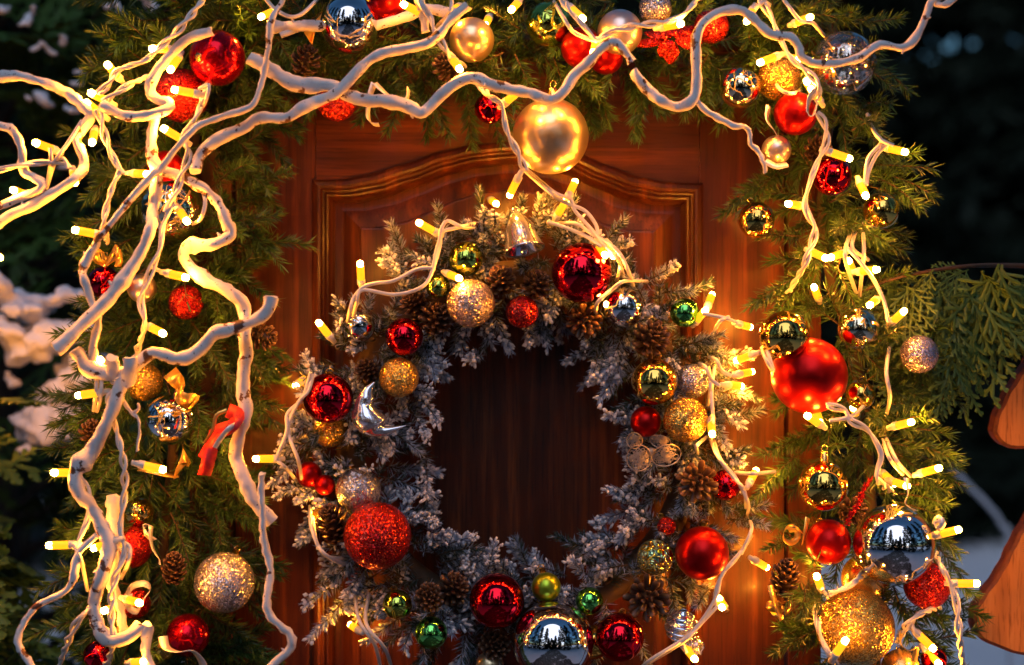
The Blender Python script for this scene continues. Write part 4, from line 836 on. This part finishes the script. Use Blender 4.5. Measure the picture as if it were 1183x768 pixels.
def thuja_tree(lab, base, H, R, nf, fl, snow=(), tintr=(.0, .35), seed=1, front_only=True, zlo=.3):
    global RNG
    t = thing('thuja_tree', lab, 'tree', base); mt = MB(); mc = MB()
    tube(mt, np.array([[0, 0, -.1], [.01, 0, H * .4], [0, .01, H * .85], [0, 0, H]]), [R * .09, R * .075, R * .03, .004], 10)
    z = zlo + RNG.random(nf) * (H - zlo); rr = R * np.clip((H - z) / H * 1.5, .12, 1) ** .8; a = RNG.uniform(0, 2 * np.pi, nf)
    dep = RNG.beta(5, 1.6, nf) * (1 + .10 * np.sin(a * 5 + z * 6) + .08 * np.sin(z * 11 + a * 3)); x = np.cos(a) * rr * dep; yy = np.sin(a) * rr * dep
    Pp = np.stack([x, yy, z], 1); out = np.stack([np.cos(a), np.sin(a), RNG.uniform(-.5, .6, nf)], 1); Dr = unit(out + RNG.normal(0, .35, (nf, 3)))
    Nn = unit(np.cross(Dr, np.stack([-np.sin(a), np.cos(a), 0 * a], 1)) + RNG.normal(0, .5, (nf, 3)))
    L = fl * RNG.uniform(.65, 1.25, nf); fronds(mc, Pp, Dr, Nn, L, RNG.uniform(*tintr, nf), 8)
    nb = max(20, nf // 12); sel = RNG.choice(nf, nb, replace=False)
    for i_ in sel: tube(mt, np.array([[0, 0, max(.05, Pp[i_, 2] - .25 * R)], Pp[i_] * [.5, .5, 1] - [0, 0, .08 * R], Pp[i_]]), [.012, .008, .003], 6)
    mt.build('trunk', M['bark'], t); mc.build('crown', M['thuja'], t)
    for clump in snow:
        ms_ = MB()
        for (p, r_) in clump:
            nz = 1 + .3 * np.sin(IV2[:, 0:1] * 5 + p[0] * 40) * np.sin(IV2[:, 1:2] * 4 + p[2] * 30) + RNG.normal(0, .07, (len(IV2), 1))
            ms_.add(IV2 * nz * r_ * np.array([[1.2, 1, .7]]) + np.array(p) - np.array(base), IF2)
        o = ms_.build('snow_clump', M['snow'], t); md = o.modifiers.new('r', 'REMESH'); md.mode = 'VOXEL'; md.voxel_size = .0045; md.use_smooth_shade = True; m2 = o.modifiers.new('s', 'SMOOTH'); m2.factor = .7; m2.iterations = 7
        bpy.context.view_layer.update(); me = bpy.data.meshes.new_from_object(o.evaluated_get(bpy.context.evaluated_depsgraph_get())); o.modifiers.clear(); o.data = me
        co = np.empty(len(me.vertices) * 3, np.float32); me.vertices.foreach_get('co', co); co = co.reshape(-1, 3)
        
        bq = bmesh.new(); bq.from_mesh(me); seen = set(); isl = []
        for v0 in bq.verts:
            if v0 in seen: continue
            st = [v0]; seen.add(v0); cur = []
            while st:
                v1 = st.pop(); cur.append(v1)
                for e1_ in v1.link_edges:
                    v2 = e1_.other_vert(v1)
                    if v2 not in seen: seen.add(v2); st.append(v2)
            isl.append(cur)
        isl.sort(key=len)
        if len(isl) > 1: bmesh.ops.delete(bq, geom=[v1 for q in isl[:-1] for v1 in q], context='VERTS'); bq.to_mesh(me)
        bq.free(); co = np.empty(len(me.vertices) * 3, np.float32); me.vertices.foreach_get('co', co); co = co.reshape(-1, 3)
        nn = np.empty(len(co) * 3, np.float32); me.vertices.foreach_get('normal', nn); nn = nn.reshape(-1, 3)
        d = .003 * np.sin(co[:, 0] * 120 + 2 * np.sin(co[:, 2] * 90)) * np.sin(co[:, 2] * 140 + np.sin(co[:, 1] * 80)) + .0015 * np.sin(co[:, 0] * 310) * np.sin(co[:, 2] * 290 + co[:, 1] * 200)
        me.vertices.foreach_set('co', (co + nn * d[:, None]).reshape(-1)); me.update()
    return t
bm = bmesh.new(); bmesh.ops.create_icosphere(bm, subdivisions=3, radius=1); IV2 = np.array([v_.co[:] for v_ in bm.verts]); IF2 = np.array([[v_.index for v_ in f.verts] for f in bm.faces]); bm.free()
sn = []
for pts, w in ([[(-12,318),(4,338),(20,352),(38,360),(50,350)],13], [[(-8,372),(10,385),(26,396),(20,412)],14], [[(4,424),(18,452),(30,458)],7], [[(60,348),(74,340),(92,346),(100,338)],10], [[(40,398),(58,385),(72,392),(90,380),(104,392)],17], [[(96,412),(80,430),(66,450),(82,452),(102,440)],18], [[(26,488),(44,480),(58,498),(46,508),(58,498),(76,488),(98,482)],18], [[(24,520),(38,518)],7], [[(84,505),(100,500)],10]):
    cl = []
    for (a0, b0), (a1, b1) in zip(pts, pts[1:]):
        for q in range(7):
            f = random.random(); yy = .42 + random.uniform(-.05, .05)
            cl.append((tuple(P(a0 + (a1 - a0) * f + random.gauss(0, w * .35), b0 + (b1 - b0) * f + random.gauss(0, w * .3), yy)), S(w * random.uniform(.55, 1.1), yy)))
    sn.append(cl)
for pts, w in ([[(38,4),(32,22),(30,28)],7], [[(-4,8),(8,12)],8], [[(34,58),(44,50),(60,58)],6], [[(70,36),(74,48)],5], [[(122,2),(127,12)],6], [[(138,6),(144,22),(150,30)],7], [[(158,26),(166,36)],6], [[(168,-6),(176,14)],8], [[(22,102),(32,112)],6], [[(42,106),(52,116),(60,122)],7], [[(72,120),(88,130)],7], [[(88,82),(98,84)],5], [[(66,84),(80,94),(90,100)],6], [[(68,196),(80,192)],5]):
    cl = []
    for (a0, b0), (a1, b1) in zip(pts, pts[1:]):
        for q in range(5):
            f = q / 4; cl.append((tuple(P(a0 + (a1 - a0) * f + random.gauss(0, 1.5), b0 + (b1 - b0) * f + random.gauss(0, 1.5), .55 + random.uniform(-.02, .02))), S(w * random.uniform(.5, .95), .55)))
    sn.append(cl)
thuja_tree('dark snow dusted thuja tree behind the upper left of the garland', (-1.05, 1.28, 0), 3.4, .85, 2300, .21, sn, (.0, .25))
t = thuja_tree('low green thuja bush at the lower left edge, in front of snow', (-.80, .13, 0), 1.56, .27, 420, .15, (), (.5, 1.0), zlo=.5)
thuja_tree('thuja bush standing lowest behind the left door jamb', (-.46, .62, 0), 1.55, .36, 380, .16, (), (.0, .25), zlo=.5)
# right thuja bough, close to the garland
t = thing('thuja_bough', 'flat green thuja bough reaching in from the right behind the glitter bauble', 'bough', P(1210, 306, .0))
mt, mc = MB(), MB(); bough = spline(np.array([P(1300, 312, .02), P(1183, 307, .0), P(1110, 308, -.07), P(1040, 320, -.10), P(1000, 335, -.10)]), .01); tube(mt, bough, np.linspace(.004, .0012, len(bough)), 8)
fr_ = [(1010,330,1000,365,.05),(1030,322,1020,372,.07),(1075,312,1030,370,.09),(1060,318,1085,380,.08),(1100,310,1080,425,.13),(1090,312,1128,395,.1),(1150,308,1128,400,.12),(1155,308,1100,440,.15),(1165,308,1140,450,.17),(1140,308,1120,470,.15),(1185,308,1170,372,.13),(1045,320,1010,400,.1),(1110,380,1085,468,.1),(1040,400,1028,468,.09),(1080,400,1070,475,.1),(1045,325,1058,385,.08),(1120,310,1075,350,.1),(1130,309,1150,380,.1),(1000,335,985,362,.05),(1230,308,1180,380,.12)]
e0 = np.array([P(a_, b_, -.085 + random.uniform(-.02, .03)) for a_, b_, *_ in fr_]); e1 = np.array([P(f[2], f[3], -.10 + random.uniform(-.04, .05)) for f in fr_])
for rep in range(2):
    jit = RNG.normal(0, .004, e0.shape) + np.array([[.012 * rep, .02 * rep, -.012 * rep]]); fronds(mc, e0 + jit, e1 - e0 + RNG.normal(0, .012, e0.shape), unit(np.array([[.1, -1, .25]]) + RNG.normal(0, .28, e0.shape)), np.linalg.norm(e1 - e0, axis=1) * (.92 - .22 * rep), RNG.uniform(.0, .4, len(e0)), 13, .72)
inv = Matrix.Translation(-t.location)
for nm, b_, m_ in (('twig', mt, 'stem'), ('leaves', mc, 'thuja')):
    o = b_.build(nm, M[m_], None); o.parent = t; o.matrix_parent_inverse = inv
# bare twig in the snow on the right
mb = MB(); tube(mb, spline(np.array([P(1100, 540, 2.2), P(1118, 560, 2.2), P(1140, 582, 2.2), P(1158, 608, 2.2), P(1166, 660, 2.2), (P(1170, 700, 2.2).x, 2.2, -.05)]), .02), .007, 8)
tag(mb.build('bare_twig', M['cutwood'], None, origin=(P(1170, 700, 2.2).x, 2.2, -.05)), 'pale bare twig rising from the snow at the far right', 'twig')

# ------------------------------------------------------------------ dark conifers
def conifer(mc, mt, base, H, R, nb, per, fs, zlo=.4):
    b0 = np.array(base); tube(mt, np.array([b0 + [0, 0, -.1], b0 + [.03, 0, H * .5], b0 + [0, 0, H]]), [H * .018, H * .012, .01], 8)
    z = zlo + (H - zlo) * RNG.random(nb) ** 1.1; a = RNG.uniform(0, 2 * np.pi, nb); ln = R * ((H - z) / H) ** .8 * RNG.uniform(.7, 1.15, nb) + .1
    idx = np.repeat(np.arange(nb), per); t = RNG.uniform(.12, 1, nb * per)
    out = np.stack([np.cos(a), np.sin(a), 0 * a], 1); Pp = b0 + out[idx] * (ln[idx] * t)[:, None]; Pp[:, 2] += z[idx] - ln[idx] * (.30 * t - .15 * t * t) - 0
    sd = np.stack([-np.sin(a), np.cos(a), 0 * a], 1)[idx]; sgn_ = RNG.choice([-1, 1], len(idx))[:, None]
    d = unit(out[idx] * .6 + sd * sgn_ * RNG.uniform(.2, 1, (len(idx), 1)) + np.array([[0, 0, -.45]]) + RNG.normal(0, .2, (len(idx), 3)))
    L = fs * RNG.uniform(.6, 1.3, len(idx)) * (1.15 - .5 * t)
    for k in range(5):
        d2 = unit(d + RNG.normal(0, .38, d.shape)); blades(mc, Pp + d * (L * k * .13)[:, None], d2, unit(RNG.normal(0, 1, d.shape)), L * (.8 - .08 * k), L * .16, RNG.random(len(idx)) * .3)
def spruce(lab, base, H, R, nb, per, fs):
    t = thing('spruce_tree', lab, 'tree', base, 'dark spruces behind the door'); mc, mt = MB(), MB(); conifer(mc, mt, (0, 0, 0), H, R, nb, per, fs)
    mt.build('trunk', M['bark'], t); mc.build('crown', M['darktree'], t)
spruce('dark spruce filling the right side behind the wooden tree cutout', (5.4, 11.4, 0), 10, 2.7, 420, 26, .5)
spruce('dark spruce at upper right with pale sky gaps beside it', (2.9, 12.2, 0), 11, 2.7, 420, 26, .5)
spruce('dark spruce behind the top of the door', (-.6, 10.5, 0), 10, 2.6, 230, 24, .5)
spruce('dark spruce behind the snowy thuja at upper left', (-3.6, 9.4, 0), 10, 2.7, 230, 24, .5)
mc, mt = MB(), MB()
for k in range(46):     # wood all round the clearing, and the one mirrored in the baubles
    a = math.radians(k * 180 / 45) ; R0 = 17 + 2.5 * math.sin(k * 2.7); conifer(mc, mt, (R0 * math.cos(a), R0 * math.sin(a), 0), random.uniform(6.5, 9), random.uniform(1.5, 2.1), 70, 12, .65)
for (x_, y_, h_) in ((-5.6,-6.5,11),(-3.6,-8.5,12),(-2.5,-10,5.6),(-1.0,-9.5,5.4),(.2,-12,5.2),(1.1,-10,7.0),(2.7,-9.5,6.0),(4.2,-7.0,12),(6.2,-5.5,12),(-7.2,-4.5,12),(8.2,-3,12),(-8.5,-2,12),(9.5,0,12),(-10,1,12),(-4.8,-11,14),(4.4,-11.5,14),(-7.5,-9,14),(7.5,-9,14),(-.4,-15,6.5),(1.6,-16,7)):
    conifer(mc, mt, (x_, y_, 0), h_, h_ * .20, 110, 13, .62)
mc.F += [f + mc.n for f in mt.F]; mc.V += mt.V; mc.M += [m_ + 1 for m_ in mt.M]; mc.T += mt.T
o = mc.build('forest', [M['darktree'], M['bark']], None); tag(o, 'dark distant conifer wood around the snowy clearing', 'forest', None, 'stuff')

# ------------------------------------------------------------------ sky, sun, camera
SUN_EL, SUN_ROT = 2.5, 184.0
w = bpy.data.worlds.new('World'); SC.world = w; w.use_nodes = True; nt = w.node_tree
sky = nt.nodes.new('ShaderNodeTexSky'); sky.sky_type = 'NISHITA'; sky.sun_disc = False; sky.sun_elevation = math.radians(SUN_EL); sky.sun_rotation = math.radians(SUN_ROT)
sky.air_density = 1.0; sky.dust_density = .6; sky.ozone_density = 3.5
nt.links.new(sky.outputs[0], nt.nodes['Background'].inputs[0]); nt.nodes['Background'].inputs[1].default_value = .13
ld = bpy.data.lights.new('sun', 'SUN'); ld.energy = .85; ld.angle = math.radians(76); ld.color = (.80, .84, 1)
so = bpy.data.objects.new('sun', ld); COL.objects.link(so)
el, rot = math.radians(max(SUN_EL, 25)), math.radians(SUN_ROT)
so.rotation_euler = Vector((-math.sin(rot) * math.cos(el), -math.cos(rot) * math.cos(el), -math.sin(el))).to_track_quat('-Z', 'Y').to_euler()
cd = bpy.data.cameras.new('camera'); cam = bpy.data.objects.new('camera', cd); COL.objects.link(cam); SC.camera = cam
cam.location = (0, -D, CZ); cam.rotation_euler = (math.pi / 2, 0, 0); cd.sensor_width = 36; cd.lens = 36 * D / 1.183; cd.clip_end = 600; cd.clip_start = .05
cd.dof.use_dof = True; cd.dof.focus_distance = D - .13; cd.dof.aperture_fstop = 2.6
SC.view_settings.view_transform = 'Standard'; SC.view_settings.look = 'None'; SC.view_settings.exposure = 1.25; SC.view_settings.gamma = 1
SC.render.engine = 'CYCLES'; cy_ = SC.cycles; cy_.use_denoising = True; cy_.sample_clamp_indirect = 4; cy_.max_bounces = 8; cy_.glossy_bounces = 5; cy_.transparent_max_bounces = 12
cy_.caustics_reflective = False; cy_.caustics_refractive = False; cy_.use_light_tree = True
